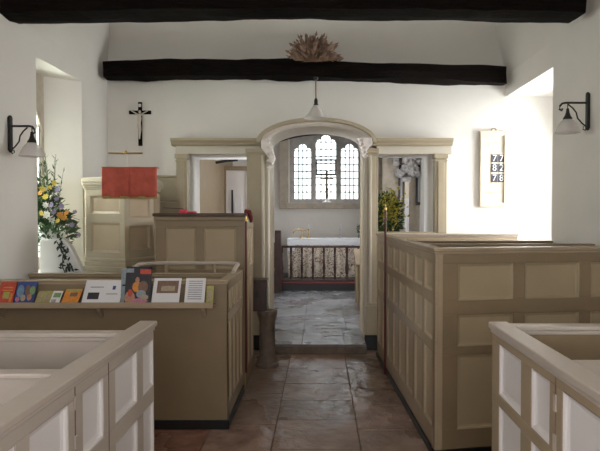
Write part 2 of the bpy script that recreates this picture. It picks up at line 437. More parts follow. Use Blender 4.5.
# upper sloping plaster of the roof
b = MB()
b.yprism([(XL, 3.1), (XL+.04, 3.7), (XL+.25, 4.25), (-3.0, 4.25), (-3.0, 3.1)], -3.2, 6.4)
b.yprism([(XR, 3.1), (XR-.13, 3.7), (XR-.35, 4.25), (2.9, 4.25), (2.9, 3.1)], -3.2, 6.4)
b.box(-3.0, 2.9, -3.4, 7.0, 4.25, 4.35)
structure(b.build('ceiling', 'plaster'))
# west wall behind the viewer
structure(plate('wall_back', 'plaster', [(-3.0, -.01), (2.9, -.01), (2.9, 4.3), (-3.0, 4.3)], [[(-1.3, 1.2), (1.1, 1.2), (1.1, 3.0), (-1.3, 3.0)]], -3.4, -3.2))
# chancel wall with three openings
ACX, ASP = -.037, 2.32
def ell(a, b_, n=28, a0=0, a1=PI, cx=ACX, cz=ASP):
    return [(cx+a*math.cos(a0+(a1-a0)*i/n), cz+b_*math.sin(a0+(a1-a0)*i/n)) for i in range(n+1)]
outer = [(-3.0, 0), (ACX-.56, 0)] + ell(.56, .22)[::-1] + [(ACX+.56, 0), (2.9, 0), (2.9, 4.3), (-3.0, 4.3)]
structure(plate('wall_front', 'plaster', outer, [[(-1.49, 1.36), (-.82, 1.36), (-.82, 2.20), (-1.49, 2.20)], [(.63, 1.30), (1.29, 1.30), (1.29, 2.22), (.63, 2.22)]], 6.40, 6.95))

# ------------------------------------------------------------------ chancel shell
b = MB()
b.box(-2.3, -1.9, 6.95, 7.4, 0, 3.9); b.box(-2.3, -1.9, 8.4, 12.3, 0, 3.9); b.box(-2.3, -1.9, 7.4, 8.4, 0, 1.2); b.box(-2.3, -1.9, 7.4, 8.4, 2.7, 3.9)
structure(b.build('wall_left', 'plaster'))
b = MB()
b.box(1.9, 2.3, 6.95, 8.8, 0, 3.9); b.box(1.9, 2.3, 9.75, 12.3, 0, 3.9); b.box(1.9, 2.3, 8.8, 9.75, 0, 1.2); b.box(1.9, 2.3, 8.8, 9.75, 2.7, 3.9)
structure(b.build('wall_right', 'plaster'))
b = MB(); b.box(-2.3, 2.3, 6.95, 12.6, 3.9, 4.0)
structure(b.build('ceiling', 'plaster'))
WX = .13
structure(plate('wall_far', 'plaster', [(-2.3, 0), (2.3, 0), (2.3, 3.9), (-2.3, 3.9)], [[(WX-.79, 1.74), (WX+.79, 1.74)]+[(WX+.79*math.cos(PI*i/20), 3.15+.35*math.sin(PI*i/20)) for i in range(21)]], 12.0, 12.45))

# windows ------------------------------------------------------------
def window(name, m, outer, holes, y0, y1, plane, bars, glass, label=None):
    """stone frame plate with lights + leaded glass"""
    o = structure(plate(name, m, outer, holes, y0, y1, plane=plane))
    return o
def lancet(cx, hw, z0, zs, zt):
    """cusped light: straight sides, shoulders, small round head"""
    r = hw*.52; pts = [(cx-hw, z0), (cx+hw, z0), (cx+hw, zs)]
    for i in range(1, 6):
        a = PI/2*i/5; pts.append((cx+r+(hw-r)*math.cos(a), zs+(zt-zs)*.45*math.sin(a)))
    zc = zt-r
    for i in range(9):
        a = PI*i/8; pts.append((cx+r*math.cos(a), zc+r*math.sin(a)))
    for i in range(5, 0, -1):
        a = PI/2*i/5; pts.append((cx-r-(hw-r)*math.cos(a), zs+(zt-zs)*.45*math.sin(a)))
    pts.append((cx-hw, zs)); return pts
px = lambda p, D: (p-320)/560*D
pz = lambda p, D: 1.55-(p-212)/560*D
D = 12.2
lights = [(px(302.7, D), px(311, D)-px(302.7, D), pz(199, D), pz(151, D), pz(144, D)),
          (px(326, D), px(336, D)-px(326, D), pz(199, D), pz(143, D), pz(135, D)),
          (px(349.5, D), px(358, D)-px(349.5, D), pz(199, D), pz(151, D), pz(144, D))]
fr = [(WX-.80, 1.73), (WX+.80, 1.73)]+[(WX+.80*math.cos(PI*i/20), 3.13+.40*math.sin(PI*i/20)) for i in range(21)]
ew = structure(plate('window_1', 'stone', fr, [lancet(*l) for l in lights], 12.16, 12.32))
for cx_, hw, z0, zs, zt in lights:
    g = MB(); g.box(cx_-hw-.02, cx_+hw+.02, 12.25, 12.256, z0-.02, zt+.02); g.build('pane', 'glass', ew)
    g = MB()
    for i in range(1, 4): x = cx_-hw+2*hw*i/4; g.box(x-.012, x+.012, 12.235, 12.25, z0, zt)
    n = round((zt-z0)/.155)
    for i in range(1, n): z = z0+(zt-z0)*i/n; g.box(cx_-hw, cx_+hw, 12.235, 12.25, z-.012, z+.012)
    g.build('lead_grid', 'grey', ew)
cx_, hw, z0, zs, zt = lights[1]
g = MB()
for z in (pz(160, D), pz(174.5, D)): g.box(cx_-hw, cx_+hw, 12.215, 12.24, z-.018, z+.018)
for sx in (-1, 1): g.box(cx_+sx*(hw-.012)-.012, cx_+sx*(hw-.012)+.012, 12.215, 12.24, pz(174.5, D), pz(160, D))
g.build('casement', 'iron', ew)
structure(MB().box(WX-.86, WX+.84, 11.86, 12.12, 1.62, 1.745).build('trim_3', 'sillstone', bevel=.01))
structure(MB().box(WX-1.0, WX-.80, 11.90, 12.0, 1.62, 3.25).build('trim_4', 'sillstone', bevel=.01))

def simple_window(name, x, y0, y1, z0, z1, cols, rows, fm='white'):
    f = MB(); t = .035
    f.box(x-.03, x+.03, y0, y0+t, z0, z1); f.box(x-.03, x+.03, y1-t, y1, z0, z1)
    f.box(x-.03, x+.03, y0+t, y1-t, z0, z0+t); f.box(x-.03, x+.03, y0+t, y1-t, z1-t, z1)
    for i in range(1, cols): y = y0+(y1-y0)*i/cols; f.box(x-.015, x+.015, y-.012, y+.012, z0+t, z1-t)
    for i in range(1, rows): z = z0+(z1-z0)*i/rows; f.box(x-.0152, x+.0152, y0+t, y1-t, z-.012, z+.012)
    o = structure(f.build(name, fm)); MB().box(x-.003, x+.003, y0+.01, y1-.01, z0+.01, z1-.01).build('pane', 'glass', o); return o
simple_window('window_2', -2.75, 4.93, 5.47, 1.08, 2.64, 3, 6, 'stone')
simple_window('window_3', 2.82, 5.19, 6.17, 1.12, 2.7, 4, 6)
simple_window('fill_window_4', -2.7, -1.45, .25, 1.2, 2.7, 4, 4)  # unseen nave window, added to let fill onto the pews
simple_window('fill_window_5', 2.6, -1.45, .25, 1.2, 2.7, 4, 4)  # its unseen counterpart, also added for fill
simple_window('window_6', -2.1, 7.4, 8.4, 1.2, 2.7, 3, 5)
simple_window('window_7', 2.1, 8.8, 9.75, 1.2, 2.7, 3, 5)
f = MB()
for x in (-1.3, -.52, .28, 1.06): f.box(x, x+.04, -3.33, -3.27, 1.2, 3.0)
for z in (1.2, 2.06, 2.96): f.box(-1.3, 1.1, -3.325, -3.275, z, z+.04)
o = structure(f.build('fill_window_8', 'white')); MB().box(-1.29, 1.09, -3.303, -3.297, 1.21, 2.99).build('pane', 'glass', o)  # unseen west window, put in for fill

# ------------------------------------------------------------------ beams
def beam(name, x0, x1, y0, y1, zb0, zb1, h, label, seed, amp=.02):
    """hewn beam with irregular arrises"""
    b = MB(); n = 60; rings = []
    for i in range(n+1):
        t = i/n; x = x0+(x1-x0)*t; zb = zb0+(zb1-zb0)*t+.035*math.sin(PI*t)**.7
        ring = []
        prof = [(0, 0), (.5, 0), (1, 0), (1, .5), (1, 1), (.5, 1), (0, 1), (0, .5)]
        for k, (u, v) in enumerate(prof):
            nz = noise.noise(Vector((x*1.3, k*3.1, seed)))*amp*1.3+noise.noise(Vector((x*6, k*3.1, seed+5)))*amp*.5
            cut = .015 if (k % 2 == 0) else 0
            yy_ = y0+(y1-y0)*u+(nz if u in (0, 1) else 0)+(cut if u == 0 else -cut if u == 1 else 0)
            zz = zb+h*v+nz*.8+(cut if v == 0 else -cut if v == 1 else 0)
            ring.append(b.bm.verts.new((x, yy_, zz)))
        rings.append(ring)
    for a, c in zip(rings, rings[1:]):
        for i in range(8): b.bm.faces.new((a[i], a[(i+1) % 8], c[(i+1) % 8], c[i]))
    b.bm.faces.new(rings[0][::-1]); b.bm.faces.new(rings[-1])
    o = b.build(name, 'oak'); return props(o, label, 'beam')
beam('roof_beam', -2.62, 2.00, 4.25, 4.55, 3.03, 3.045, .36, 'massive nearer blackened oak roof beam crossing the top of the picture', 1.0, .035)
beam('roof_beam', XL+.06, XR-.08, 6.12, 6.36, 3.01, 2.945, .205, 'thinner farther blackened oak beam against the plaster wall above the arch', 9.0, .035)
b = MB(); n = 20; top = []; bot = []
for i in range(n+1):
    x = -1.3+2.8*i/n; bot.append((x, 3.0-.16*((x-.05)/.9)**2)); top.append((x, 3.3))
b.yprism(bot+top[::-1], 10.4, 10.6)
props(b.build('arched_brace', 'oak'), 'dark curved timber seen through the arch just above the three-light window', 'beam')

# ------------------------------------------------------------------ chancel screen
sc = thing('chancel_screen', (0, 6.4, 0), 'cream painted screen with central basket arch and square side openings', 'screen')
YF = 6.28
def entab(x0, x1, sd):
    b = MB()
    b.box(x0+.04, x1-.0, YF+.02, 6.4, 2.20, 2.29)
    b.build('lintel', 'screenlight', sc, bevel=.004)
    b = MB(); p = [(6.4, 2.29), (YF, 2.29), (YF-.02, 2.305), (YF-.025, 2.32), (YF-.055, 2.345), (YF-.06, 2.37), (6.4, 2.37)]
    b.xprism(p, x0 if sd < 0 else x0, x1); b.build('cornice', 'screenpaint', sc)
entab(-1.66, ACX-.63, -1); entab(ACX+.63, 1.48, 1)
def pilaster(x0, x1, z0, z1, y=YF):
    b = MB(); b.box(x0, x1, y, 6.4, z0, z1)
    w_ = x1-x0
    if w_ > .1: b.box(x0+.03, x1-.03, y-.012, y, z0+.2, z1-.08)
    b.box(x0-.012, x1+.012, y-.018, 6.4, z1-.05, z1); b.box(x0-.006, x1+.006, y-.012, 6.4, z1-.085, z1-.065)
    b.build('pilaster', 'screenpaint', sc, bevel=.004)
    c = MB(); c.box(x0-.02, x1+.02, y-.03, 6.4, z0-.0, z0+.0001)
pilaster(-1.61, -1.49, 0, 2.2); pilaster(1.29, 1.42, 0, 2.2)
pilaster(-.82, ACX-.56, .005, 2.26); pilaster(ACX+.56, .65, .005, 2.26)
# bases
for x0, x1 in ((-.85, ACX-.52), (ACX+.54, .72)):
    MB().box(x0, x1, YF-.05, 6.4, .005, .17).build('black_plinth', 'black', sc, bevel=.004)
    b = MB(); b.box(x0+.01, x1-.012, YF-.035, 6.4, .17, .50); b.box(x0+.02, x1-.02, YF-.02, 6.4, .50, .53); b.build('pedestal_block', 'screenpaint', sc, bevel=.006)
# dado below side openings
panelling(sc, (-1.49, 6.33), (-.83, 6.33), .0, 1.36, .06, evencols(.66, 4, .05, .05, .05), [(.25, 1.2)], 'screenlight', 'screenlight', name='dado')  # paler paint here puts the light on the left dado into colour
panelling(sc, (.65, 6.33), (1.29, 6.33), .0, 1.30, .06, evencols(.64, 2, .06, .06, .07), [(.25, 1.15)], 'screenpaint', 'screenpaint', name='dado')
MB().box(-1.49, -.82, 6.29, 6.42, 1.36, 1.385).build('sill_board', 'screenpaint', sc, bevel=.004)
MB().box(.65, 1.29, 6.29, 6.42, 1.30, 1.325).build('sill_board', 'screenpaint', sc, bevel=.004)
# arch mouldings
def ring(name, ao, bo, ai, bi, y0, y1, m):
    pts = ell(ao, bo)+ell(ai, bi)[::-1]
    b = MB(); n = 29
    O = ell(ao, bo); I = ell(ai, bi)
    V = [[b.bm.verts.new((x, y, z)) for x, z in P_] for P_ in (O, I) for y in (y0, y1)]
    for i in range(n-1):
        b.bm.faces.new((V[0][i], V[0][i+1], V[2][i+1], V[2][i])); b.bm.faces.new((V[1][i], V[1][i+1], V[3][i+1], V[3][i]))
        b.bm.faces.new((V[0][i], V[0][i+1], V[1][i+1], V[1][i])); b.bm.faces.new((V[2][i], V[2][i+1], V[3][i+1], V[3][i]))
    for i in (0, n-1): b.bm.faces.new((V[0][i], V[1][i], V[3][i], V[2][i]))
    return b.build(name, m, sc, smooth=True)
ring('arch_moulding', .67, .275, .625, .235, 6.20, 6.40, 'screenpaint')
ring('arch_face', .626, .236, .565, .205, 6.26, 6.40, 'softwhite')
ring('arch_soffit', .562, .209, .545, .195, 6.30, 6.97, 'softwhite')
for sx in (-1, 1):
    x = ACX+sx*.555
    MB().box(min(x, x-sx*.02), max(x, x-sx*.02), 6.30, 6.97, .1, 2.32).build('jamb_lining', 'khakipanel', sc, bevel=.003)  # tan paint, darkened to put the shading between the beads into colour
    xo = ACX+sx*.60; MB().box(xo-.014, xo+.014, 6.235, 6.285, .53, 2.18).build('fillet', 'screenlight', sc, bevel=.004)
    # half round bead on the jamb
    b = MB(); b.lathe([(.022, .14), (.022, 2.2)], (ACX+sx*.55, 6.30, 0), 12); b.lathe([(.016, .14), (.016, 2.2)], (ACX+sx*.545, 6.62, 0), 12); b.build('jamb_bead', 'screenlight', sc, smooth=True)
    # carved scroll console at the springing
    D = 6.22; P2 = [(261.5, 141), (268, 138.5), (272, 147), (275.5, 158), (272.5, 165), (269, 158), (262, 149)] if sx < 0 else [(371, 138), (357, 138.5), (359, 146), (361.5, 156), (365, 154), (368, 148), (372, 145)]
    P2 = [(px(p, D), pz(q, D)) for p, q in P2]
    b = MB(); b.yprism(P2[::-1] if sx < 0 else P2, 6.17, 6.30); b.build('console', 'carvedwhite', sc, bevel=.006)
    b = MB(); cxm = sum(p[0] for p in P2)/len(P2); czm = sum(p[1] for p in P2)/len(P2)
    for k in range(5):
        b = MB(); f = k/4; x = P2[1][0]*(1-f)+P2[4][0]*f-.0; z = P2[1][1]*(1-f)+P2[4][1]*f
        x = x*.6+cxm*.4
        b.leaf((x, 6.165, z-.005), (-sx*.25, -.35, -.9), .06, .09, up=(0, 1, 0))
        b.build('acanthus_leaf', 'carvedwhite', sc, solid=.006)
# wood boarding left of the screen
bo = thing('wall_boarding', (-1.8, 6.38, 0), 'plain cream boarding on the wall between pulpit and screen', 'panelling')
b = MB()
for k in range(5): b.box(-1.98, -1.62, 6.35, 6.398, .55+k*.28, .55+k*.28+.272)
b.build('boards', 'screenpaint', bo, bevel=.004)
MB().box(-2.0, -1.615, 6.345, 6.398, 0, .545).build('skirting', 'screenpaint', bo)
MB().box(-2.0, -1.615, 6.335, 6.398, 1.945, 1.965).build('top_moulding', 'screenpaint', bo)

# ------------------------------------------------------------------ things in the chancel
al = thing('altar', (.13, 11.35, .25), 'altar with white linen top and brown and cream brocade frontal', 'altar')
b = MB(); b.box(-.62, .86, 11.1, 11.75, .25, 1.0); b.build('table', 'brownwood', al)
b = MB(); n = 60
top = []; 
for i in range(n+1):
    x = -.63+1.5*i/n; y = 11.06+.018*math.sin(i*1.1)
    top.append((b.bm.verts.new((x, y-.01, .26)), b.bm.verts.new((x, 11.075, .985))))
for i in range(n): b.bm.faces.new((top[i][0], top[i+1][0], top[i+1][1], top[i][1]))
b.build('frontal', 'brocade', al, solid=.008)
b = MB(); b.box(-.65, .89, 11.03, 11.78, .99, 1.02); b.box(-.65, .89, 11.03, 11.045, .90, .99)
b.box(.868, .89, 11.03, 11.6, .70, .99); b.box(-.65, -.628, 11.03, 11.6, .70, .99)
b.build('linen_cloth', 'white', al, bevel=.006)
MB().box(.70, .885, 11.018, 11.03, .74, .99).build('linen_end', 'white', al); MB().box(-.64, -.5, 11.018, 11.03, .78, .99).build('linen_end', 'white', al)

ra = thing('altar_rail', (.1, 10.42, .25), 'dark wooden altar rail with turned balusters on the red-edged step', 'rail')
MB().box(-.74, .78, 10.37, 10.47, .885, .925).build('top_rail', 'darkwood', ra, bevel=.01)
MB().box(-.74, .78, 10.38, 10.46, .25, .30).build('bottom_rail', 'darkwood', ra, bevel=.006)
bal = [(.022, .30), (.022, .36), (.014, .38), (.018, .40), (.028, .50), (.022, .58), (.014, .70), (.018, .74), (.013, .76), (.022, .80), (.022, .886)]
for p in (281.5, 291, 302, 313, 324, 335, 347, 358.5):
    x = px(p, 10.42); k = 1.35 if p in (347, 281.5) else 1
    MB().lathe([(r*k, z) for r, z in bal], (x, 10.42, 0), 12).build('baluster', 'darkwood', ra, smooth=True)
be = thing('bench_end', (-.80, 10.2, .1), 'tall dark wooden bench end standing left of the altar rail', 'bench')
b = MB(); b.xprism([(10.0, .1), (10.12, .1), (10.12, 1.16), (10.09, 1.22), (10.03, 1.22), (10.0, 1.16)], -.81, -.70); b.build('end_board', 'darkwood', be, bevel=.008)
MB().box(-1.6, -.81, 10.03, 10.10, .1, 1.0).build('back_board', 'darkwood', be)
MB().box(-1.6, -.81, 9.70, 10.03, .50, .54).build('seat', 'darkwood', be); MB().box(-1.6, -1.56, 9.70, 10.03, .1, .5).build('seat_support', 'darkwood', be)

# candlesticks, brass stand, window cross
def candlestick(x, y, z, m1, label):
    t = thing('candlestick', (x, y, z), label, 'candlestick', 'candlesticks on the altar')
    MB().lathe([(.045, z), (.045, z+.012), (.02, z+.03), (.01, z+.05), (.018, z+.08), (.009, z+.1), (.009, z+.16), (.022, z+.175), (.022, z+.185)], (x, y, 0), 14).build('stick', m1, t, smooth=True)
    MB().lathe([(.010, z+.185), (.010, z+.27), (.002, z+.275)], (x, y, 0), 10).build('candle', 'white', t, smooth=True); return t
candlestick(px(308.5, 11.4), 11.4, 1.02, 'brass', 'left brass candlestick beside the curled brass stand on the altar')
candlestick(px(340.5, 11.4), 11.4, 1.02, 'marble', 'pale candlestick on the right half of the altar')
t = thing('brass_bookstand', (px(300, 11.3), 11.3, 1.02), 'curled brass stand on the left end of the altar', 'stand')
x0 = px(301.5, 11.3); z0 = 1.02
b = MB(); b.tube([(x0-.17+.0, 11.3, z0+.10), (x0-.15, 11.3, z0+.14), (x0-.10, 11.3, z0+.175), (x0-.03, 11.3, z0+.18), (x0+.03, 11.3, z0+.15), (x0+.09, 11.3, z0+.17), (x0+.10, 11.3, z0+.12)], .014); b.build('scroll', 'brass', t, smooth=True)
b = MB(); b.lathe([(.05, z0), (.05, z0+.01), (.015, z0+.03), (.012, z0+.155)], (x0, 11.3, 0), 14); b.build('foot', 'brass', t, smooth=True)
t = thing('bud_vase', (.80, 11.5, 1.02), 'tiny glass vase of green sprigs at the right end of the altar', 'vase')
MB().lathe([(.022, 1.02), (.026, 1.05), (.014, 1.09), (.018, 1.11)], (.80, 11.5, 0), 12).build('glass_vase', 'clearglass', t, smooth=True)
b = MB()
for k in range(40): b.leaf((.80+random.uniform(-.03, .03), 11.5+random.uniform(-.03, .03), 1.1+random.random()*.18), (random.uniform(-1, 1), random.uniform(-1, 1), .8), .05, .02)
props(b.build('sprigs', 'leaf', t), kind='stuff')
t = thing('standing_cross', (px(327, 11.95), 11.95, 1.745), 'bronze standing cross on the sill of the three-light window', 'cross')
x0 = px(327, 11.95); b = MB(); zz = 1.745
b.box(x0-.016, x0+.016, 11.94, 11.96, zz+.13, 2.41); b.box(x0-.12, x0+.12, 11.94, 11.96, 2.25, 2.29)
for (cx2, cz2) in ((x0-.12, 2.27), (x0+.12, 2.27), (x0, 2.41)): b.ball((cx2, 11.95, cz2), .03, 1)
b.lathe([(.012, zz+.08), (.028, zz+.12), (.028, zz+.2), (.016, zz+.22)], (x0, 11.95, 0), 12)
b.lathe([(.025, 2.0), (.035, 2.03), (.025, 2.06)], (x0, 11.95, 0), 12)
b.build('cross', 'bronze', t)
b = MB(); b.lathe([(.10, zz), (.10, zz+.02), (.06, zz+.035), (.02, zz+.08)], (x0, 11.95, 0), 16); b.build('base', 'marble', t, smooth=True)

# prayer desk on the right inside the arch
t = thing('prayer_desk', (.72, 8.6, .1), 'cream prayer desk with sloping top just inside the arch on the right', 'desk')
MB().xprism([(8.35, .1), (8.4, .1), (8.95, .72), (8.95, .90), (8.35, .74)], .56, .59).build('end_panel', 'khaki', t)
MB().box(.59, 1.3, 8.37, 8.40, .12, .74).build('front_board', 'khaki', t)
MB().xprism([(8.30, .74), (8.30, .77), (8.98, .96), (8.98, .93)], .54, 1.32).build('sloping_top', 'khaki', t)
MB().box(1.27, 1.30, 8.37, 8.95, .12, .74).build('end_panel', 'khaki', t)
MB().box(.56, .59, 8.90, 8.95, .1, .72).build('leg', 'khaki', t)

# doorway-like frame seen through left opening on the east wall
t = thing('framed_cupboard', (-1.55, 11.9, .25), 'wood-framed pale door standing open beyond the left screen opening', 'cupboard')
x0, x1 = px(224, 11.0), px(252, 11.0)
b = MB(); b.box(x0, x0+.06, 10.9, 11.0, .25, 2.42); b.box(x1-.06, x1, 10.9, 11.0, .25, 2.42); b.box(x0, x1, 10.88, 11.0, 2.36, 2.44); b.build('frame', 'khaki', t, bevel=.006)
MB().box(x0+.06, x1-.06, 10.94, 10.97, .25, 2.36).build('door', 'whitepanel', t)
b = MB(); b.box(x0+.16, x0+.19, 10.915, 10.94, 1.0, 1.98); b.build('dark_strip', 'black', t)
b = MB(); b.box(x0+.22, x0+.36, 10.92, 10.94, 1.1, 1.85); b.build('notice', 'paper', t)
t = thing('curtain_rod', (-1.1, 9.0, 2.3), 'short black rod high on the ceiling side beyond the left screen opening', 'rod')
b = MB(); b.tube([(px(216, 9), 9.0, pz(161.5, 9)-.02), (px(226, 9), 9.0, pz(161, 9)), (px(238, 9), 9.0, pz(160, 9))], .022); b.build('bar', 'iron', t)
b = MB(); b.tube([(px(222, 9), 9.0, pz(161, 9)), (px(222, 9), 9.0, 3.92)], .004); b.tube([(px(235, 9), 9.0, pz(160.5, 9)), (px(235, 9), 9.0, 3.92)], .004); b.build('hanger_wire', 'iron', t)
# tan-painted board added along the left chancel wall
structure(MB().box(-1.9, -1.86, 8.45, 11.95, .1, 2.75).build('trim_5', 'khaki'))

# monuments on the south chancel wall
def monument(y, z0, z1, hw, label, cres):
    t = thing('wall_monument', (1.9, y, z0), label, 'monument')
    X = 1.9
    MB().box(X-.06, X-.002, y-hw, y+hw, z0, z1).build('slate_back', 'slate', t, bevel=.01)
    MB().box(X-.09, X-.06, y-hw+.09, y+hw-.09, z0+.1, z1-.1).build('tablet', 'marble', t, bevel=.006)
    MB().box(X-.13, X-.002, y-hw-.05, y+hw+.05, z0-.06, z0).build('base_moulding', 'marble', t, bevel=.01); MB().box(X-.15, X-.002, y-hw-.07, y+hw+.07, z1, z1+.06).build('cornice', 'marble', t, bevel=.01)
    if cres:
        b = MB(); b.ball((X-.08, y, z1+.24), .2, 2, (.35, 1, .9))
        for k in range(40): a = random.uniform(0, PI); b.ball((X-.1-random.random()*.05, y+.22*math.cos(a)*random.random(), z1+.08+.3*math.sin(a)*random.random()), .045, 1)
        b.build('carved_crest', 'greystone', t)
    b = MB()
    for k in range(5): b.ball((X-.08, y-hw*.5+hw*.25*k, z0-.09-.03*(k % 2)), .035, 1)
    b.build('carved_apron', 'slate', t)
monument(11.2, 1.75, 2.55, .34, 'white tablet on black slate with grey carved crest, beyond the right opening', True)
t = thing('corner_column', (1.50, 11.4, .25), 'slim white column with buff block beside the wall tablet beyond the right opening', 'column')
xx = px(407, 10.6)
WL[t.name] = Vector(t.location)
MB().box(xx-.05, xx+.03, 10.55, 10.68, .25, 1.80).build('shaft', 'marble', t, bevel=.01)
MB().box(xx-.05, xx+.03, 10.54, 10.68, 1.80, 2.12).build('buff_block', 'boardwood', t)
b = MB(); b.box(xx-.10, xx+.06, 10.53, 10.7, 2.12, 2.2)
for k in range(60): b.ball((xx+random.uniform(-.22, .3), 10.6+random.uniform(-.1, .05), 2.25+random.uniform(0, .5)), random.uniform(.04, .09), 1)
b.build('carved_head', 'greystone', t)
for q in (px(401.5, 10.6), px(419, 10.6)):
    tt = thing('framed_notice', (q, 10.6, 1.4), 'narrow dark framed panel %s of the slim white column' % ('to the left' if q < xx else 'to the right'), 'panel')
    MB().box(q-.05, q+.04, 10.62, 10.66, pz(205, 10.6), pz(165, 10.6)).build('frame', 'slate', tt)
    MB().box(q-.02, q+.02, 10.61, 10.62, pz(202, 10.6), pz(168, 10.6)).build('sheet', 'grey', tt)
structure(MB().box(1.2, 1.9, 10.68, 10.8, .25, 3.9).build('trim_7', 'sillstone'))
t = thing('leaning_pole', (1.55, 7.6, .1), 'brown wooden processional pole leaning inside the right edge of the right opening', 'pole')
b = MB(); b.tube([(px(433, 7.6), 7.6, .1), (px(436, 7.6), 7.6, 1.3), (px(434, 7.6), 7.6, 1.95)], [.035, .04, .02]); b.build('shaft', 'brownwood', t, smooth=True)
b = MB(); b.ball((px(433.5, 7.6), 7.6, pz(189, 7.6)+.05), .035, 2); b.build('knob', 'brass', t, smooth=True)
structure(MB().box(px(425, 7.9), px(432, 7.9), 7.9, 8.0, .1, 3.4).build('trim_8', 'screenlight', bevel=.01))

structure(MB().box(.98, 1.72, 11.93, 12.0, .25, 3.1).build('trim_9', 'sillstone'))
def bouquet(t, c, rx, ry, rz, nleaf, lm, L=.09):
    b = MB(); c = Vector(c)
    for k in range(nleaf):
        d = Vector((random.gauss(0, 1), random.gauss(0, 1), random.gauss(.15, 1))).normalized(); rr = random.random()**.5
        p = c+Vector((d.x*rx*rr, d.y*ry*rr, d.z*rz*rr))
        b.leaf(p, d+Vector((0, 0, random.uniform(-.5, .6))), L*random.uniform(.6, 1.3), L*.38)
    return props(b.build('foliage', lm, t), kind='stuff')
def blossom(t, p, r, m):
    b = MB(); p = Vector(p); nn = Vector((random.uniform(-.4, .4), -1, random.uniform(-.2, .6))).normalized()
    u = nn.cross(Vector((0, 0, 1))).normalized(); v = u.cross(nn)
    for k in range(7):
        a = 2*PI*k/7; d = u*math.cos(a)+v*math.sin(a)+nn*.35
        b.leaf(p, d, r, r*.7, up=nn)
    b.ball(p+nn*r*.1, r*.25, 1)
    return b.build('blossom', m, t)
# arrangement beyond right opening
t = thing('flower_arrangement', (px(384, 8.1), 7.6, .1), 'large yellow and green arrangement seen through the right screen opening', 'flowers')
c0 = px(384, 8.1)
MB().lathe([(.12, .1), (.10, .15), (.03, .2), (.03, 1.0), (.12, 1.05), (.13, 1.2)], (c0, 7.6, 0), 14).build('stand', 'iron', t, smooth=True)
bouquet(t, (c0-.015, 7.6, 1.47), .19, .17, .33, 1500, 'leaf', .07)
b = MB()
for k in range(330):
    p = Vector((c0+random.gauss(.02, .08), 7.45+random.uniform(-.1, .1), 1.60+random.gauss(0, .13))); b.leaf(p, (random.uniform(-1, 1), -.5, random.uniform(-.3, 1)), .055, .03)
props(b.build('yellow_sprays', 'yelgreen', t), kind='stuff')

# ------------------------------------------------------------------ pulpit
pu = thing('pulpit', (-1.95, 5.6, 0), 'cream panelled pulpit with moulded cornice and red cloth fall against the left wall', 'pulpit')
P_ = [(-2.36, 5.62), (-2.19, 5.24), (-1.76, 5.05), (-1.61, 5.42), (-1.70, 5.95), (-2.25, 6.0)]
def seglen(i): return (Vector(P_[i+1])-Vector(P_[i])).length
b = MB(); b.prism([(x*.98-.04, y+.03) for x, y in P_], 0, 1.74); b.build('core', 'cream', pu)
for i in range(3):
    L = seglen(i)
    panelling(pu, P_[i], P_[i+1], 1.12, 1.76, .03, [(.06, L-.06)], [(1.20, 1.42), (1.50, 1.68)] if i != 1 else [(1.18, 1.45), (1.535, 1.70)], 'screenpaint', 'creampanel', name='facet')
    panelling(pu, P_[i], P_[i+1], .0, .95, .03, [(.06, L-.06)], [(.15, .85)], 'screenpaint', 'screenpaint', name='base_facet')
def offset_poly(poly, k):
    c = Vector((sum(p[0] for p in poly)/len(poly), sum(p[1] for p in poly)/len(poly)))
    return [tuple(c+(Vector(p)-c)*(1+k)) for p in poly]
b = MB()
for k, za, zb in ((.02, 1.76, 1.78), (.045, 1.78, 1.80), (.075, 1.80, 1.825), (.10, 1.825, 1.87)): b.prism(offset_poly(P_, k), za, zb)
b.build('cornice', 'screenpaint', pu, bevel=.005)
b = MB()
for k, za, zb in ((.02, 1.09, 1.125), (.05, 1.05, 1.09), (.08, 1.0, 1.05), (.11, .94, 1.0)): b.prism(offset_poly(P_, k), za, zb)
b.build('base_moulding', 'screenpaint', pu, bevel=.005)
# book cushion and red fall hanging over the cornice
t = thing('pulpit_fall', (-1.85, 4.98, 1.63), 'red cloth fall with gold fringe draped over the pulpit front', 'cloth')
D = 4.95; xa, xb, z1_, z0_ = px(102, D), px(157, D), pz(167, D), pz(197, D)
b = MB(); n = 26; rows_ = 8; V = []
for j in range(rows_+1):
    V.append([b.bm.verts.new((xa+(xb-xa)*i/n, D+.015*math.sin(i*.75)*(j/rows_)+(-.0), z1_+(z0_-z1_)*j/rows_+.001*math.sin(i*.5))) for i in range(n+1)])
V.insert(0, [b.bm.verts.new((xa+(xb-xa)*i/n, D+.09, z1_-.0)) for i in range(n+1)])
for r0, r1 in zip(V, V[1:]):
    for i in range(n): b.bm.faces.new((r0[i], r0[i+1], r1[i+1], r1[i]))
b.build('cloth', 'red', t, smooth=True, solid=.008)
b = MB()
for k in range(70):
    x = xa+(xb-xa)*(k+.5)/70;  b.box(x-.0025, x+.0025, D+.002, D+.008, z0_-.016, z0_+.006)
props(b.build('fringe', 'gold', t), kind='stuff')
MB().box((xa+xb)/2-.004, (xa+xb)/2+.004, D-.014, D-.008, z0_+.01, z1_-.01).build('seam', 'red', t)
MB().box(xa+.01, xb-.04, D+.02, D+.14, 1.872, z1_-.006).build('cushion', 'red', t, bevel=.015)
t = thing('book_light', (px(126, 5.1), 5.1, 1.9), 'thin brass reading lamp above the red pulpit cloth', 'lamp')
D = 5.15; WL[t.name] = Vector(t.location)
b = MB(); b.tube([(px(109, D), D, pz(153.5, D)), (px(143, D), D, pz(153.5, D))], .008); b.ball((px(126, D), D, pz(152.5, D)), .018, 2); b.build('tube_shade', 'brass', t, smooth=True)
b = MB(); b.tube([(px(127, D), D+.02, pz(153.5, D)), (px(127, D), D+.05, 1.872)], .004); b.build('stem', 'whitepanel', t)

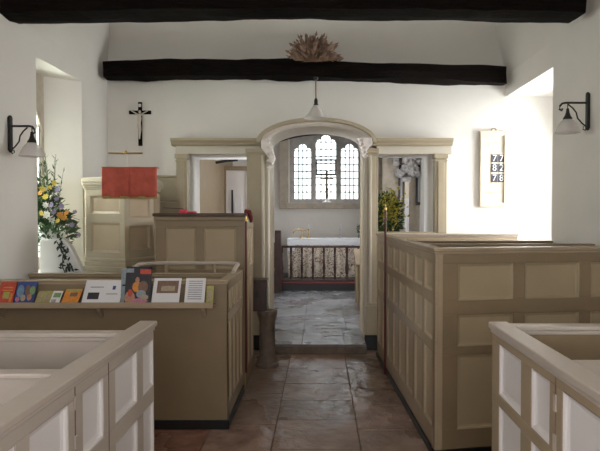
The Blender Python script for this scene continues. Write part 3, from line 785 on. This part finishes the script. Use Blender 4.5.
# ------------------------------------------------------------------ reading desk behind the left pew
rd = thing('reading_desk', (-1.04, 5.2, 0), 'tall cream clerk\'s desk with two front panels and dark capping behind the left pew', 'desk')
y0 = 4.86; xl, xr = px(155.5, y0), px(244.5, y0)
L = xr-xl
panelling(rd, (xl, y0), (xr, y0), 0, 1.50, .05, [(.09, L/2-.035), (L/2+.035, L-.07)], [(.15, .95), (1.05, 1.42)], 'khaki', 'khakipanel', name='front')
L2 = .58
panelling(rd, (xr, y0+.051), (xr, y0+.051+L2), 0, 1.47, .05, evencols(L2, 2, .05, .05, .05), [(.15, .95), (1.05, 1.40)], 'cream', 'creampanel', name='side')
MB().box(xl, xr-.05, y0+.56, y0+.61, 0, 1.40).build('back', 'cream', rd); MB().box(xl, xl+.05, y0+.05, y0+.56, 0, 1.47).build('side', 'cream', rd)
b = MB(); b.box(xl-.02, xr+.02, y0-.03, y0+.08, 1.512, 1.54); b.build('capping', 'capwood', rd, bevel=.006)
b = MB(); b.box(xl-.01, xr+.012, y0-.018, y0+.07, 1.475, 1.512); b.build('cap_moulding', 'khaki', rd, bevel=.006)
MB().box(xl+.05, xr-.05, y0+.08, y0+.56, 1.40, 1.43).build('book_board', 'cream', rd)
# red things on it
t = thing('ribbon_marker', (px(187, 4.9), 4.9, 1.54), 'crimson folded cloth lying on top of the clerk\'s desk', 'cloth')
b = MB(); b.xprism([(4.86, 1.54), (4.95, 1.54), (4.95, 1.548), (4.91, 1.575), (4.87, 1.56)], px(180, 4.9), px(187, 4.9)); b.xprism([(4.86, 1.54), (4.95, 1.54), (4.92, 1.556)], px(187, 4.9), px(196, 4.9)); b.build('folded_cloth', 'pink', t, bevel=.003)
b = MB(); b.tube([(px(163, 4.9), 4.9, 1.587), (px(183, 4.9), 4.92, 1.578)], .003); b.build('pointer', 'brownwood', t)
t = thing('red_tassel', (px(247, 4.95), 4.95, 1.4), 'dark red cloth end hanging over the right corner of the clerk\'s desk', 'cloth')
b = MB(); 
b.tube([(xr+.0, 4.90, 1.555), (xr+.03, 4.92, 1.55), (xr+.045, 4.95, 1.50), (xr+.045, 4.96, 1.46)], [.02, .024, .02, .014]); b.build('cloth_end', 'carpet', t, smooth=True)

# ------------------------------------------------------------------ box pews
# left middle pew with curved rail
lp = thing('box_pew', (-1.5, 4.4, 0), 'left box pew with a book shelf across its front and a curved rail', 'pew')
xA = -.66; yF = 3.965; yB = 4.78
MB().box(-2.40, xA, yF, yF+.05, .065, 1.05).build('front_board', 'khaki', lp, bevel=.003)
Ls = yB-yF
panelling(lp, (xA, yF+.001), (xA, yB), .065, 1.05, .05, evencols(Ls, 4, .05, .06, .05), [(.17, .76), (.83, .99)], 'cream', 'creampanel', name='side', proud=.02)
MB().box(-2.40, xA-.05, yB-.17, yB-.13, .09, 1.03).build('back_board', 'khaki', lp, bevel=.003)
MB().box(-2.40, xA-.051, yF+.35, yB-.17, .42, .45).build('seat', 'khaki', lp, bevel=.004)
b = MB(); b.box(-2.40, xA+.012, yF-.012, yF+.06, -.0, .065); b.box(xA-.04, xA+.0125, yF+.06, yB, -.0, .065); b.build('plinth', 'black', lp, bevel=.003)
cap(lp, [(-2.40, yF), (xA, yF)], 1.05, .05, 'cream', h=.018, over=.012)
cap(lp, [(xA, yF+.06), (xA, yB-.12)], 1.05, .05, 'cream', h=.018, over=.012)
cap(lp, [(-2.40, yB-.17), (xA-.05, yB-.17)], 1.03, .04, 'cream', h=.015, over=.008)
# curved raised rail
rp = []
zr = 1.115
rp += [(xA-.02, yF+.42, 1.075), (xA-.02, yF+.52, 1.10)]
for i in range(9):
    a = PI/2*i/8; rp.append((xA-.02-.16+.16*math.cos(a), yB-.16+.14*math.sin(a), zr))
for i in range(9):
    a = PI/2+PI/2*i/8; rp.append((-1.32+.18*math.cos(a), yB-.16+.14*math.sin(a), zr))
rp += [(-1.54, yF+.45, 1.06)]
b = MB(); b.tube(rp, .017, 10); b.build('curved_rail', 'palepaint', lp, smooth=True)
for x in (px(166, 4.75), px(214, 4.75)):
    MB().lathe([(.016, 1.0), (.016, 1.11)], (x, yB-.025, 0), 8).build('rail_post', 'cream', lp)
MB().box(-1.5, xA-.05, yB-.05, yB-.001, .09, 1.0).build('rear_board', 'khaki', lp)
# the book shelf on the front
b = MB(); b.box(-2.40, px(213, 3.86), 3.86, 3.966, .885, .905); b.box(-2.40, px(213, 3.86), 3.845, 3.86, .885, .925); b.build('book_shelf', 'cream', lp, bevel=.003)
for x in (px(98, 3.9), px(203, 3.9), -2.25):
    b = MB(); b.xprism([(3.966, .884), (3.88, .884), (3.89, .86), (3.95, .80), (3.966, .80)], x-.012, x+.012); b.build('shelf_bracket', 'cream', lp)

# books & leaflets on the shelf
def leaflet(p0, p1, pt, name, base, label, cat, art=(), lean=.055, th=.004, sk=0, pb=306, dy=0):
    D = 3.90+dy; x0, x1 = px(p0, D), px(p1, D); h = (pb-pt)/560*D; zb = .905
    t = thing(name, ((x0+x1)/2, D, zb), label, cat, 'leaflets and booklets on the pew shelf')
    W_, H_ = x1-x0, h/math.cos(math.atan2(lean, h))
    ang = math.atan2(lean, h)
    # local: u right, v up along the leaning page, k out toward viewer
    uu = Vector((1, 0, 0)); vv = Vector((0, math.sin(ang), math.cos(ang))); kk = Vector((0, -math.cos(ang), math.sin(ang)))
    org = Vector((x0, D-.012, zb+.003))
    def slab(u0, u1, v0, v1, k0, k1, nm, m, par):
        g = MB(); P = lambda u, v, k: org+uu*(u*W_+sk*v)+vv*(v*H_)+kk*k
        g.quadbox([P(u0, v0, k0), P(u1, v0, k0), P(u1, v0, k1), P(u0, v0, k1), P(u0, v1, k0), P(u1, v1, k0), P(u1, v1, k1), P(u0, v1, k1)]); return g.build(nm, m, par)
    slab(0, 1, 0, 1, 0, th, 'cover', base, t)
    def oval(u0, u1, v0, v1, k0, k1, nm, m, par):
        g = MB(); c = []
        for k in (k0, k1): c.append([g.bm.verts.new(org+uu*(((u0+u1)/2+(u1-u0)/2*math.cos(PI*j/7))*W_+sk*(v0+v1)/2)+vv*(((v0+v1)/2+(v1-v0)/2*math.sin(PI*j/7))*H_)+kk*k) for j in range(14)])
        g.bm.faces.new(c[0][::-1]); g.bm.faces.new(c[1])
        for j in range(14): g.bm.faces.new((c[0][j], c[0][(j+1)%14], c[1][(j+1)%14], c[1][j]))
        return g.build(nm, m, par)
    for i, (u0, u1, v0, v1, m, nm) in enumerate(art): (oval if nm == 'cover_shape' else slab)(u0, u1, v0, v1, th, th+.0008+.0003*i, nm, m, t)
    return t
leaflet(-4, 12, 285, 'booklet', 'cred', 'red-orange booklet at the far left end of the pew shelf', 'booklet',
        [(.3, .7, .25, .55, 'cyg', 'cover_picture'), (.2, .85, .72, .78, 'corange', 'printed_line'), (.2, .85, .6, .65, 'corange', 'printed_line'), (.75, .9, .1, .5, 'corange', 'printed_line')], sk=.01)
leaflet(13, 33, 284.5, 'booklet', 'cblue', 'blue booklet with a crowded picture cover standing beside the red-orange booklet', 'booklet',
        [(.05, .4, .3, .85, 'ccyan', 'cover_shape'), (.45, .7, .35, .85, 'cbrown', 'cover_shape'), (.68, .95, .4, .8, 'cgreen', 'cover_shape'), (.3, .55, .12, .42, 'ctan', 'cover_shape'), (.62, .85, .15, .45, 'cflesh', 'cover_shape'), (.06, .26, .1, .32, 'cpink', 'cover_shape')], sk=.012)
leaflet(34, 48.5, 294, 'leaflet', 'cyg', 'small yellow-green leaflet right of the blue booklet', 'leaflet', [(.1, .35, .1, .9, 'ctan', 'printed_block'), (.5, .9, .2, .8, 'ctan', 'printed_block')], sk=.01)
leaflet(49, 58.5, 294, 'leaflet', 'paper', 'small white leaflet with green pictures left of the orange card', 'leaflet', [(.15, .9, .5, .85, 'cgreen', 'cover_picture'), (.1, .6, .1, .35, 'grey', 'cover_picture')], sk=.01)
leaflet(60.5, 77, 292, 'card', 'corange', 'orange card between the small leaflets and the wide white card', 'card', [(.35, .8, .5, .75, 'cbrown', 'cover_picture'), (.1, .9, .82, .98, 'cyg', 'printed_band')], sk=.02)
leaflet(81, 119, 283, 'card', 'paper', 'wide white card with a dark picture at its lower left', 'card',
        [(.12, .42, .2, .48, 'ink', 'cover_picture'), (.15, .5, .68, .73, 'grey', 'printed_line'), (.74, .82, .6, .76, 'cblue', 'emblem'), (.6, .9, .4, .44, 'grey', 'printed_line')], sk=.02)
leaflet(120.5, 133, 271, 'booklet', 'clb', 'tall pale blue booklet standing behind the dark magazine', 'booklet', [(.1, .6, .5, .55, 'cdark', 'printed_line')], dy=.012, lean=.03)
leaflet(124, 150, 269, 'magazine', 'cdark', 'tall dark magazine with a red title block and figures on its cover', 'magazine',
        [(.55, .98, .80, .93, 'cred', 'title_block'), (.02, .42, .30, .62, 'cdark', 'cover_shape'), (.0, .40, .0, .35, 'cflesh', 'cover_shape'), (.28, .62, .32, .60, 'corange', 'cover_shape'), (.38, .54, .56, .72, 'cflesh', 'cover_shape'), (.50, .88, .30, .62, 'cbrown', 'cover_shape'),
         (.45, .82, .16, .38, 'clb', 'cover_shape'), (.25, .9, .03, .16, 'cpink', 'cover_shape'), (.62, .92, .12, .26, 'ctan', 'cover_shape'), (.12, .3, .2, .4, 'cred', 'cover_shape')], dy=-.012, lean=.06)
leaflet(151, 178.5, 281, 'postcard', 'paper', 'white postcard with a sepia picture right of the dark magazine', 'postcard', [(.14, .92, .42, .90, 'cbrown', 'cover_picture'), (.3, .8, .5, .7, 'ctan', 'cover_picture')], sk=.01)
leaflet(184, 204, 281, 'notice_sheet', 'paper', 'white sheet of grey printed text at the right of the shelf', 'sheet',
        [(.15, .85, .86-.085*k, .90-.085*k, 'grey', 'printed_line') for k in range(9)], sk=.005)
leaflet(206, 213, 289, 'leaflet', 'cyg', 'narrow olive leaflet at the right-hand end of the pew shelf', 'leaflet', [(.15, .85, .2, .8, 'ctan', 'printed_block')], sk=-.005)

# front left pew
fl = thing('box_pew', (-1.4, 1.7, 0), 'nearest left box pew with pale frames and white panels along the aisle', 'pew')
A = (-.73, .0); Bc = (-.735, 2.46)   # aisle line
dA = (Vector(Bc)-Vector(A)); LA = dA.length; dA.normalize()
def on_face(p):   # distance along the face from A where it crosses image column p
    for i in range(2000):
        u = LA*i/2000; q = Vector(A)+dA*u
        if q.y > .2 and px(p, q.y) <= q.x+1e-9: pass
        if q.y > .2 and 320+560*q.x/q.y >= p: return u
    return LA
colsL = [(on_face(-60), on_face(12)), (on_face(27), on_face(66)), (on_face(81), on_face(102)), (on_face(114), on_face(136)), (on_face(142), on_face(153.5))]
colsL = [(.35, .62), (.70, .95), (1.02, 1.20)] [:0] + colsL
colsL = [(.25, colsL[0][0]-.08)] + colsL if colsL[0][0] > .45 else colsL
# face is seen from +x : line must run so that the right side faces +x -> direction +y has right = +x
panelling(fl, A, Bc, .09, 1.045, .05, colsL, [(.17, .715), (.785, .99)], 'palepaint', 'whitepanel', name='aisle_side')
cap(fl, [A, Bc], 1.045, .05, 'palepaint', h=.024, over=.014)
b = MB(); b.ob(A, Bc, .0, LA+.01, -.05, .01, 0, .088); b.build('plinth', 'black', fl)
for p in (73, 107):
    u = on_face(p); b = MB(); b.ob(A, Bc, u-.003, u+.003, -.0005, .001, .10, 1.044); b.build('door_gap', 'cbrown', fl)
for z in (.98, .86, .78):
    u = on_face(73); b = MB(); b.ob(A, Bc, u-.01, u+.006, 0.001, .006, z-.02, z+.02); b.build('hinge', 'palepaint', fl)
MB().box(-2.40, -.782, 2.24, 2.28, .09, 1.045).build('far_board', 'palepaint', fl, bevel=.003)
cap(fl, [(-2.40, 2.24), (-.80, 2.24)], 1.045, .04, 'palepaint', h=.02, over=.012)
MB().box(-2.40, -.782, 1.69, 1.72, .09, 1.045).build('dividing_board', 'palepaint', fl, bevel=.003)
b = MB(); b.box(-2.40, -.80, 1.675, 1.735, 1.045, 1.062); b.build('divider_ledge', 'palepaint', fl, bevel=.005)
MB().box(-2.40, -.85, 1.90, 2.24, .42, .45).build('seat', 'palepaint', fl, bevel=.004)
MB().box(-2.40, -.785, 1.25, 1.69, .42, .45).build('seat', 'palepaint', fl, bevel=.004)
MB().box(-2.40, -.782, .0, .04, .09, 1.045).build('near_board', 'palepaint', fl)

# front right pew
fr_ = thing('box_pew', (1.4, 1.4, 0), 'nearest right box pew with pale frames and white panels along the aisle', 'pew')
Bn = (.705, -.1); An = (.705, 2.28)   # run from far to near so that the right side faces -x
dR = Vector(Bn)-Vector(An); LR = dR.length; dR.normalize()
def on_faceR(p):
    for i in range(3000):
        u = LR*i/3000; q = Vector(An)+dR*u
        if q.y < .2 or 320+560*q.x/q.y >= p: return u
    return LR
colsR = [(on_faceR(500), on_faceR(522)), (on_faceR(532.5), on_faceR(551)), (on_faceR(564), on_faceR(620)), (on_faceR(650), on_faceR(760)), ]
colsR.append((colsR[-1][1]+.09, LR-.3))
panelling(fr_, An, Bn, .09, 1.075, .05, colsR, [(.17, .785), (.83, 1.03)], 'cream', 'whitepanel', name='aisle_side')
cap(fr_, [An, Bn], 1.075, .05, 'palepaint', h=.025, over=.014)
b = MB(); b.ob(An, Bn, -.01, LR, -.05, .01, 0, .088); b.build('plinth', 'black', fr_)
u = on_faceR(557.5); b = MB(); b.ob(An, Bn, u-.003, u+.003, -.0005, .001, .10, 1.074); b.build('door_gap', 'cbrown', fr_)
for z in (.98, .86): b = MB(); b.ob(An, Bn, u-.006, u+.01, 0.001, .006, z-.025, z+.025); b.build('hinge', 'palepaint', fr_)
MB().box(.752, 2.09, 2.23, 2.27, .09, 1.075).build('far_board', 'khaki', fr_, bevel=.003)
cap(fr_, [(.75, 2.23), (2.09, 2.23)], 1.075, .04, 'palepaint', h=.02, over=.012)
MB().box(.757, 2.09, 1.42, 1.46, .09, 1.075).build('dividing_board', 'palepaint', fr_)
b = MB(); b.box(.78, 2.09, 1.46, 1.73, 1.075, 1.092); b.build('divider_ledge', 'palepaint', fr_, bevel=.005)
MB().box(.79, 2.09, 1.9, 2.23, .42, .45).build('seat', 'khaki', fr_)
MB().box(.80, 2.09, 2.14, 2.23, .93, .95).build('book_ledge', 'palepaint', fr_)
MB().box(.82, 2.09, -.1, -.06, .09, 1.075).build('near_board', 'palepaint', fr_)

# large right pew block
rp_ = thing('box_pew', (1.4, 4.6, 0), 'tall khaki box pew enclosure on the right with three rows of panels', 'pew')
C0 = (.722, 3.5); C1 = (2.09, 3.72)   # front face seen from -y : direction +x has right = -y
L = (Vector(C1)-Vector(C0)).length
cf = [(.15, .525), (.605, .99), (1.07, 1.33)]
panelling(rp_, C0, C1, .045, 1.30, .05, cf, [(.17, .645), (.70, .90), (.99, 1.225)], 'khaki', 'khakipanel', name='front')
E0 = (.615, 6.0); E1 = (.722, 3.5)
Le = (Vector(E1)-Vector(E0)).length
panelling(rp_, E0, E1, .045, 1.30, .05, evencols(Le, 8, .06, .06, .07), [(.17, .66), (.73, .97), (1.04, 1.235)], 'cream', 'creampanel', name='aisle_side')
cap(rp_, [C0, C1], 1.30, .05, 'cream', h=.025, over=.014)
cap(rp_, [E0, (.7205, 3.53)], 1.30, .05, 'cream', h=.025, over=.014)
b = MB(); b.ob(C0, C1, -.012, L, -.05, .012, 0, .045); b.ob(E0, E1, 0, Le+.012, -.05, .012, 0, .045); b.build('plinth', 'black', rp_)
for ya, yb_, z in ((4.28, 4.30, 1.285), (5.05, 5.05, 1.27)):
    MB().box(.75-(.0), 2.09, ya, ya+.04, .09, z).build('dividing_board', 'khaki', rp_)
    cap(rp_, [(.75, ya), (2.09, ya)], z, .04, 'khaki', h=.022, over=.012)
MB().box(.70, 2.6 if False else 2.09, 5.92, 5.97, .09, 1.30).build('end_board', 'creampanel', rp_)
cap(rp_, [(.70, 5.92), (2.09, 5.92)], 1.30, .05, 'palepaint', h=.022, over=.012)
for ya in (3.95, 4.75, 5.55): MB().box(.76, 2.09, ya, ya+.3, .42, .45).build('seat', 'khaki', rp_)

# ------------------------------------------------------------------ churchwarden's staves
def stave(x0, y0_, z0_, x1, z1_, label):
    t = thing('churchwarden_stave', (x0, y0_, z0_), label, 'staff', 'staves at the pew corners')
    MB().tube([(x0, y0_, z0_), (x1, y0_, z1_-.05)], .011, 10).build('shaft', 'darkred', t, smooth=True)
    b = MB(); b.lathe([(.0115, z1_-.05), (.0115, z1_-.035), (.006, z1_-.03), (.004, z1_)], (x1, y0_, 0), 10); b.build('brass_tip', 'brass', t, smooth=True)
    return t
M['darkred'] = mat('oxblood varnish', (.12, .022, .018), .35, noise_amt=.3)
stave(.620, 5.32, 0.0, .622, 1.62, 'dark red stave with brass tip standing upright against the right pew side')
stave(-.64, 4.82, .16, -.637, 1.52, 'dark red stave fixed upright at the corner of the clerk\'s desk')

# ------------------------------------------------------------------ alms box on stone pillar
t = thing('stone_pillar', (-.53, 5.6, 0), 'short worn stone pillar standing at the left of the chancel step', 'pillar')
b = MB(); b.lathe([(.115, 0), (.115, .035), (.10, .05), (.10, .075), (.085, .10), (.08, .12), (.078, .45), (.088, .47), (.09, .50), (.10, .52), (.10, .565)], (-.53, 5.6, 0), 20); b.build('shaft', 'pillarstone', t, smooth=True)
t = thing('alms_box', (-.63, 5.6, .566), 'dark wooden alms box mounted on the short stone pillar', 'box')
MB().box(-.70, -.535, 5.52, 5.70, .566, .86).build('body', 'darkwood', t, bevel=.005)
MB().box(-.71, -.525, 5.51, 5.71, .86, .88).build('lid', 'darkwood', t, bevel=.005)
MB().box(-.65, -.60, 5.515, 5.52, .70, .76).build('lock_plate', 'iron', t)

# ------------------------------------------------------------------ wall lamps
def wall_lamp(sx, xw, y, zp0, zp1, xt, label, fc=.88):
    """sx = direction from wall into the room"""
    t = thing('wall_lamp', (xw, y, zp0), label, 'lamp', 'iron bracket lamps on the nave walls')
    b = MB(); b.box(min(xw, xw+sx*.022), max(xw, xw+sx*.022), y-.02, y+.02, zp0, zp1); b.ball((xw+sx*.012, y, zp1), .017, 1); b.ball((xw+sx*.012, y, zp0), .017, 1)
    b.build('back_plate', 'iron', t, bevel=.003)
    za = zp1-.07
    L = abs(xt-xw); P = lambda u, z: (xw+sx*u*L, y, z)
    b = MB(); b.tube([P(.05, za), P(.85, za), P(.98, za-.005), P(1.06, za-.025), P(1.08, za-.05), P(1.0, za-.06), P(.97, za-.045)], .0085)
    b.build('arm', 'iron', t, smooth=True)
    b = MB(); b.tube([P(.08, za-.19), P(.25, za-.16), P(.42, za-.12), P(.47, za-.075), P(.60, za-.04), P(.78, za-.01)], .006); b.tube([P(.08, za-.19), P(.14, za-.215), P(.22, za-.205), P(.2, za-.185)], .005)
    b.build('scroll_brace', 'iron', t, smooth=True)
    xc = xw+sx*L*fc; zc = za-.045
    b = MB(); b.tube([(xc, y, za-.008), (xc, y, zc)], .004); b.lathe([(.010, zc), (.014, zc-.03), (.022, zc-.055), (.035, zc-.075), (.035, zc-.085), (.0, zc-.085)], (xc, y, 0), 16); b.build('lamp_holder', 'iron', t, smooth=True)
    b = MB(); b.lathe([(.030, zc-.083), (.045, zc-.095), (.065, zc-.12), (.082, zc-.155), (.094, zc-.185), (.096, zc-.19), (.091, zc-.186), (.061, zc-.123), (.038, zc-.098), (.026, zc-.088)], (xc, y, 0), 28); b.build('glass_shade', 'lampglass', t, smooth=True)
    b = MB(); b.ball((xc, y, zc-.13), .028, 2); b.build('bulb', 'whitepanel', t, smooth=True)
D = 4.37
wall_lamp(1, XL, D, pz(151, D), pz(117.5, D), px(34, D), 'iron bracket lamp with white glass shade on the left wall', .96)
D = 4.41
wall_lamp(-1, XR, D, pz(129, D), pz(94.5, D), px(560.5, D), 'iron bracket lamp with white glass shade on the right wall', .78)
# pendant
t = thing('pendant_lamp', (px(316, 6.05), 6.05, pz(119, 6.05)), 'hanging lamp with conical white glass shade below the middle of the farther beam', 'lamp')
D = 6.05; xc = px(316, D); WL[t.name] = Vector(t.location)
b = MB(); b.tube([(xc, D, 2.99), (xc-.003, D, 2.9), (xc, D, pz(99, D))], .007); b.build('cord', 'cbrown', t)
b = MB(); b.lathe([(.02, 2.965), (.028, 2.99), (.01, 3.0)], (xc, D, 0), 12); b.build('ceiling_hook', 'iron', t)
z = pz(99, D); b = MB(); b.lathe([(.012, z), (.020, z-.02), (.020, z-.06), (.026, z-.065), (.026, z-.08)], (xc, D, 0), 14); b.build('lamp_holder', 'iron', t, smooth=True)
z -= .075; b = MB(); b.lathe([(.026, z), (.04, z-.02), (.065, z-.055), (.10, z-.10), (.128, z-.135), (.130, z-.14), (.122, z-.136), (.06, z-.058), (.022, z-.006)], (xc, D, 0), 28); b.build('glass_shade', 'lampglass', t, smooth=True)
b = MB(); b.ball((xc, D, z-.07), .03, 2); b.build('bulb', 'whitepanel', t, smooth=True)

# ------------------------------------------------------------------ dried sheaf on the beam
D = 6.08; x0 = px(312, D); zb = 2.99+.18
t = thing('dried_sheaf', (x0, D, zb), 'fan of dried pinkish stalks standing on the farther beam', 'sheaf')
b = MB(); h_ = MB()
for k in range(240):
    a = R(random.uniform(4, 176)); Ln = random.uniform(.10, .27)*(1 if .6 < a < 2.6 else .95); dy = random.uniform(-.05, .12)
    p1 = (x0+Ln*math.cos(a)*1.05+.02, D+dy, zb+.01+Ln*math.sin(a)*.95)
    b.tube([(x0+.05*math.cos(a), D+dy*.2, zb+.005), p1], [.0025, .0015], 4)
    dd = Vector((math.cos(a), dy, math.sin(a)))
    if p1[2] > zb: h_.leaf(p1, dd+Vector((random.uniform(-.3, .3), random.uniform(-.2, .2), 0)), random.uniform(.05, .08), .035); h_.leaf(Vector(p1)-dd*.05, dd+Vector((random.uniform(-.3,.3), random.uniform(-.4,.1), 0)), .07, .04)
props(b.build('stalks', 'reed', t), kind='stuff'); props(h_.build('seed_heads', 'reedred', t), kind='stuff')

# ------------------------------------------------------------------ crucifix
D = 6.38; xc = px(140.7, D)
t = thing('crucifix', (xc, D, pz(146, D)), 'dark wooden crucifix with an ivory figure on the wall above the pulpit', 'crucifix')
b = MB(); b.box(xc-.022, xc+.022, D, 6.398, pz(146, D), pz(102.5, D)); b.box(xc-.125, xc+.125, D-.002, 6.397, pz(114.6, D), pz(111, D)); b.build('cross', 'oak', t, bevel=.004)
b = MB(); b.box(xc-.016, xc+.016, D-.006, D-.0005, pz(107.5, D), pz(104.5, D)); b.build('title_plate', 'paper', t)
b = MB(); zs = pz(113, D); y = D-.014
b.tube([(xc-.095, y, zs+.018), (xc-.05, y, zs-.005), (xc-.018, y, zs-.028), (xc, y-.004, zs-.035), (xc+.018, y, zs-.028), (xc+.05, y, zs-.005), (xc+.095, y, zs+.018)], [.005, .007, .010, .013, .010, .007, .005])
b.tube([(xc, y, zs-.02), (xc, y-.004, zs-.07), (xc-.004, y-.002, zs-.12), (xc-.003, y-.006, zs-.15), (xc+.005, y-.008, zs-.20), (xc-.002, y-.002, zs-.27), (xc, y-.006, zs-.30)], [.012, .024, .018, .022, .018, .010, .008])
b.ball((xc+.006, y-.010, zs+.002), .018, 2, (.85, 1, 1.15)); b.build('figure', 'skin', t, smooth=True)

# ------------------------------------------------------------------ hymn board
D = 6.37; xa, xb = px(479.5, D), px(506.5, D); za, zb2 = pz(206.5, D), pz(132.5, D)
t = thing('hymn_board', ((xa+xb)/2, 6.39, za), 'cream wooden hymn board showing 77, 82 and 78 on the bright wall', 'board')
b = MB(); b.box(xa, xb, 6.375, 6.395, za, zb2); b.build('back_board', 'boardwood', t)
b = MB(); fw = .035
b.box(xa, xa+fw, 6.35, 6.375, za, zb2); b.box(xb-fw, xb, 6.35, 6.375, za, zb2); b.box(xa+fw, xb-fw, 6.35, 6.375, za, za+fw*1.2); b.box(xa+fw, xb-fw, 6.35, 6.375, zb2-fw*1.2, zb2); b.box(xa-.01, xb+.01, 6.345, 6.38, zb2, zb2+.015)
b.build('frame', 'boardwood', t, bevel=.004)
b = MB(); b.tube([((xa+xb)/2+dx_, 6.37, zb2+.015+dz_) for dx_, dz_ in ((-.03, 0), (-.02, .022), (0, .03), (.02, .022), (.03, 0))], .006); b.build('hanging_loop', 'bronze', t)
rowsz = [pz(p, D) for p in (162.5, 172.3, 182.3)]
for p in (143.5, 153.3, 162.8, 172.8, 183, 192.2):
    MB().box(xa+fw, xb-fw, 6.362, 6.375, pz(p, D)-.004, pz(p, D)+.004).build('ledge', 'boardwood', t)
rotX = Matrix.Rotation(R(90), 4, 'X')
for (p, s_) in ((158.6, '77'), (168, '82'), (178.2, '78')):
    zc = pz(p, D)
    for i, ch in enumerate(s_):
        xcn = px(494.5+7.0*i, D)-.005
        c = MB(); c.box(xcn-.036, xcn+.036, 6.366, 6.3745, zc-.046, zc+.046); cd = c.build('number_card', 'tileblue', t)
        text_part('numeral', ch, .105, 'paper', cd, (xcn, 6.365, zc), rotX, .0008)

# ------------------------------------------------------------------ flowers in the left recess
t = thing('flower_vase_arrangement', (-2.55, 5.25, 1.0), 'tall arrangement of yellow, orange and mauve flowers in white vase by left window', 'flowers')
cx2, cy2 = -2.50, 5.22
WL[t.name] = Vector(t.location)
MB().lathe([(.10, 1.0), (.11, 1.02), (.085, 1.06), (.07, 1.12), (.065, 1.2), (.085, 1.28), (.11, 1.34), (.12, 1.36), (.11, 1.355), (.07, 1.27)], (cx2, cy2, 0), 22).build('vase', 'vase', t, smooth=True)
b = MB()
for k in range(620):
    z = random.triangular(1.18, 1.85, 1.36); f = 1-abs(z-1.38)/.42; r_ = .05+.17*max(f, .15)
    a = random.uniform(0, 2*PI); rr = r_*random.random()**.5
    b.leaf((cx2+rr*math.cos(a)+(z-1.4)*-.12, cy2+rr*math.sin(a)-.02, z), (math.cos(a), math.sin(a), random.uniform(-.3, 1.2)), .07, .028)
props(b.build('foliage', 'leaf', t), kind='stuff')
b = MB()
for k in range(34):
    a = R(random.uniform(35, 150)); Ln = random.uniform(.40, .78)*(.62+.5*math.sin(a)**3); dy = random.uniform(-.15, .05)
    tip = (cx2-.05+Ln*math.cos(a)*.55, cy2+dy, 1.32+Ln)
    b.tube([(cx2, cy2, 1.3), ((cx2+tip[0])/2, cy2+dy*.4, 1.3+Ln*.55), tip], [.004, .003, .0015], 5)
    for q in range(5): f = .6+.09*q; b.leaf((cx2+(tip[0]-cx2)*f, cy2+dy*f, 1.3+Ln*f), (random.uniform(-1, 1), -.3, .8), .06, .014)
# arching sprays to the right
for k in range(7):
    a = random.uniform(-.1, .5); tip = (cx2+random.uniform(.18, .30), cy2-.05, 1.42+random.uniform(-.2, .12))
    b.tube([(cx2, cy2, 1.33), (cx2+.12, cy2-.04, 1.50+a*.1), tip], [.004, .003, .002], 5)
props(b.build('stems', 'leaf', t), kind='stuff')
pts = [((43, 189), 'yellow', .035), ((46, 197), 'yellow', .038), ((41, 193), 'orange', .03), ((60, 215), 'orange', .036), ((64, 218), 'orange', .036), ((58, 221), 'yellow', .03), ((67, 213), 'orange', .035),
       ((52, 205), 'purple', .03), ((57, 199), 'purple', .028), ((62, 206), 'purple', .035), ((54, 212), 'purple', .035), ((58, 190), 'purple', .035), ((47, 215), 'whiteflower', .045), ((52, 219), 'whiteflower', .04),
       ((49, 233), 'whiteflower', .04), ((63, 234), 'whiteflower', .035), ((46, 205), 'whiteflower', .035), ((72, 225), 'purple', .03), ((79, 235), 'purple', .025), ((75, 212), 'purple', .025), ((55, 183), 'yellow', .03), ((50, 188), 'yellow', .03), ((42, 213), 'yellow', .03)]
for (p, q), m_, r_ in pts:
    D = 5.05+random.uniform(-.03, .06); blossom(t, (px(p, D), D, pz(q, D)), r_, m_)
# white draped board with trailing ivy leaves below
t = thing('draped_pedestal', (-2.33, 5.12, .0), 'white painted stand with black trailing leaf pattern below the flowers', 'stand')
b = MB(); b.prism([(-2.41, 4.95), (-2.20, 4.95), (-2.14, 5.1), (-2.41, 5.1)], 0, .95)
b = MB(); D = 4.98
b.yprism([(px(38, D), pz(283, D)-.9), (px(84, D), pz(283, D)-.9), (px(84, D), pz(277, D)), (px(77, D), pz(262, D)), (px(70, D), pz(247, D)), (px(62, D), pz(238, D)), (px(39, D), pz(240, D))], D, D+.08)
b.build('board', 'vase', t, bevel=.01)
b = MB()
for k in range(46):
    q = random.uniform(240, 276); p = 60+(q-240)*.22+random.uniform(-4, 7)
    a = random.uniform(0, 2*PI); b.leaf((px(p, D), D-.003, pz(q, D)), (math.cos(a), -.1, math.sin(a)), .05, .02, up=(0, 1, 0))
b.tube([(px(57, D), D-.003, pz(242, D)), (px(63, D), D-.004, pz(254, D)), (px(62, D), D-.004, pz(266, D)), (px(66, D), D-.003, pz(276, D))], .005, 5)
b.build('leaf_pattern', 'darkleaf', t)
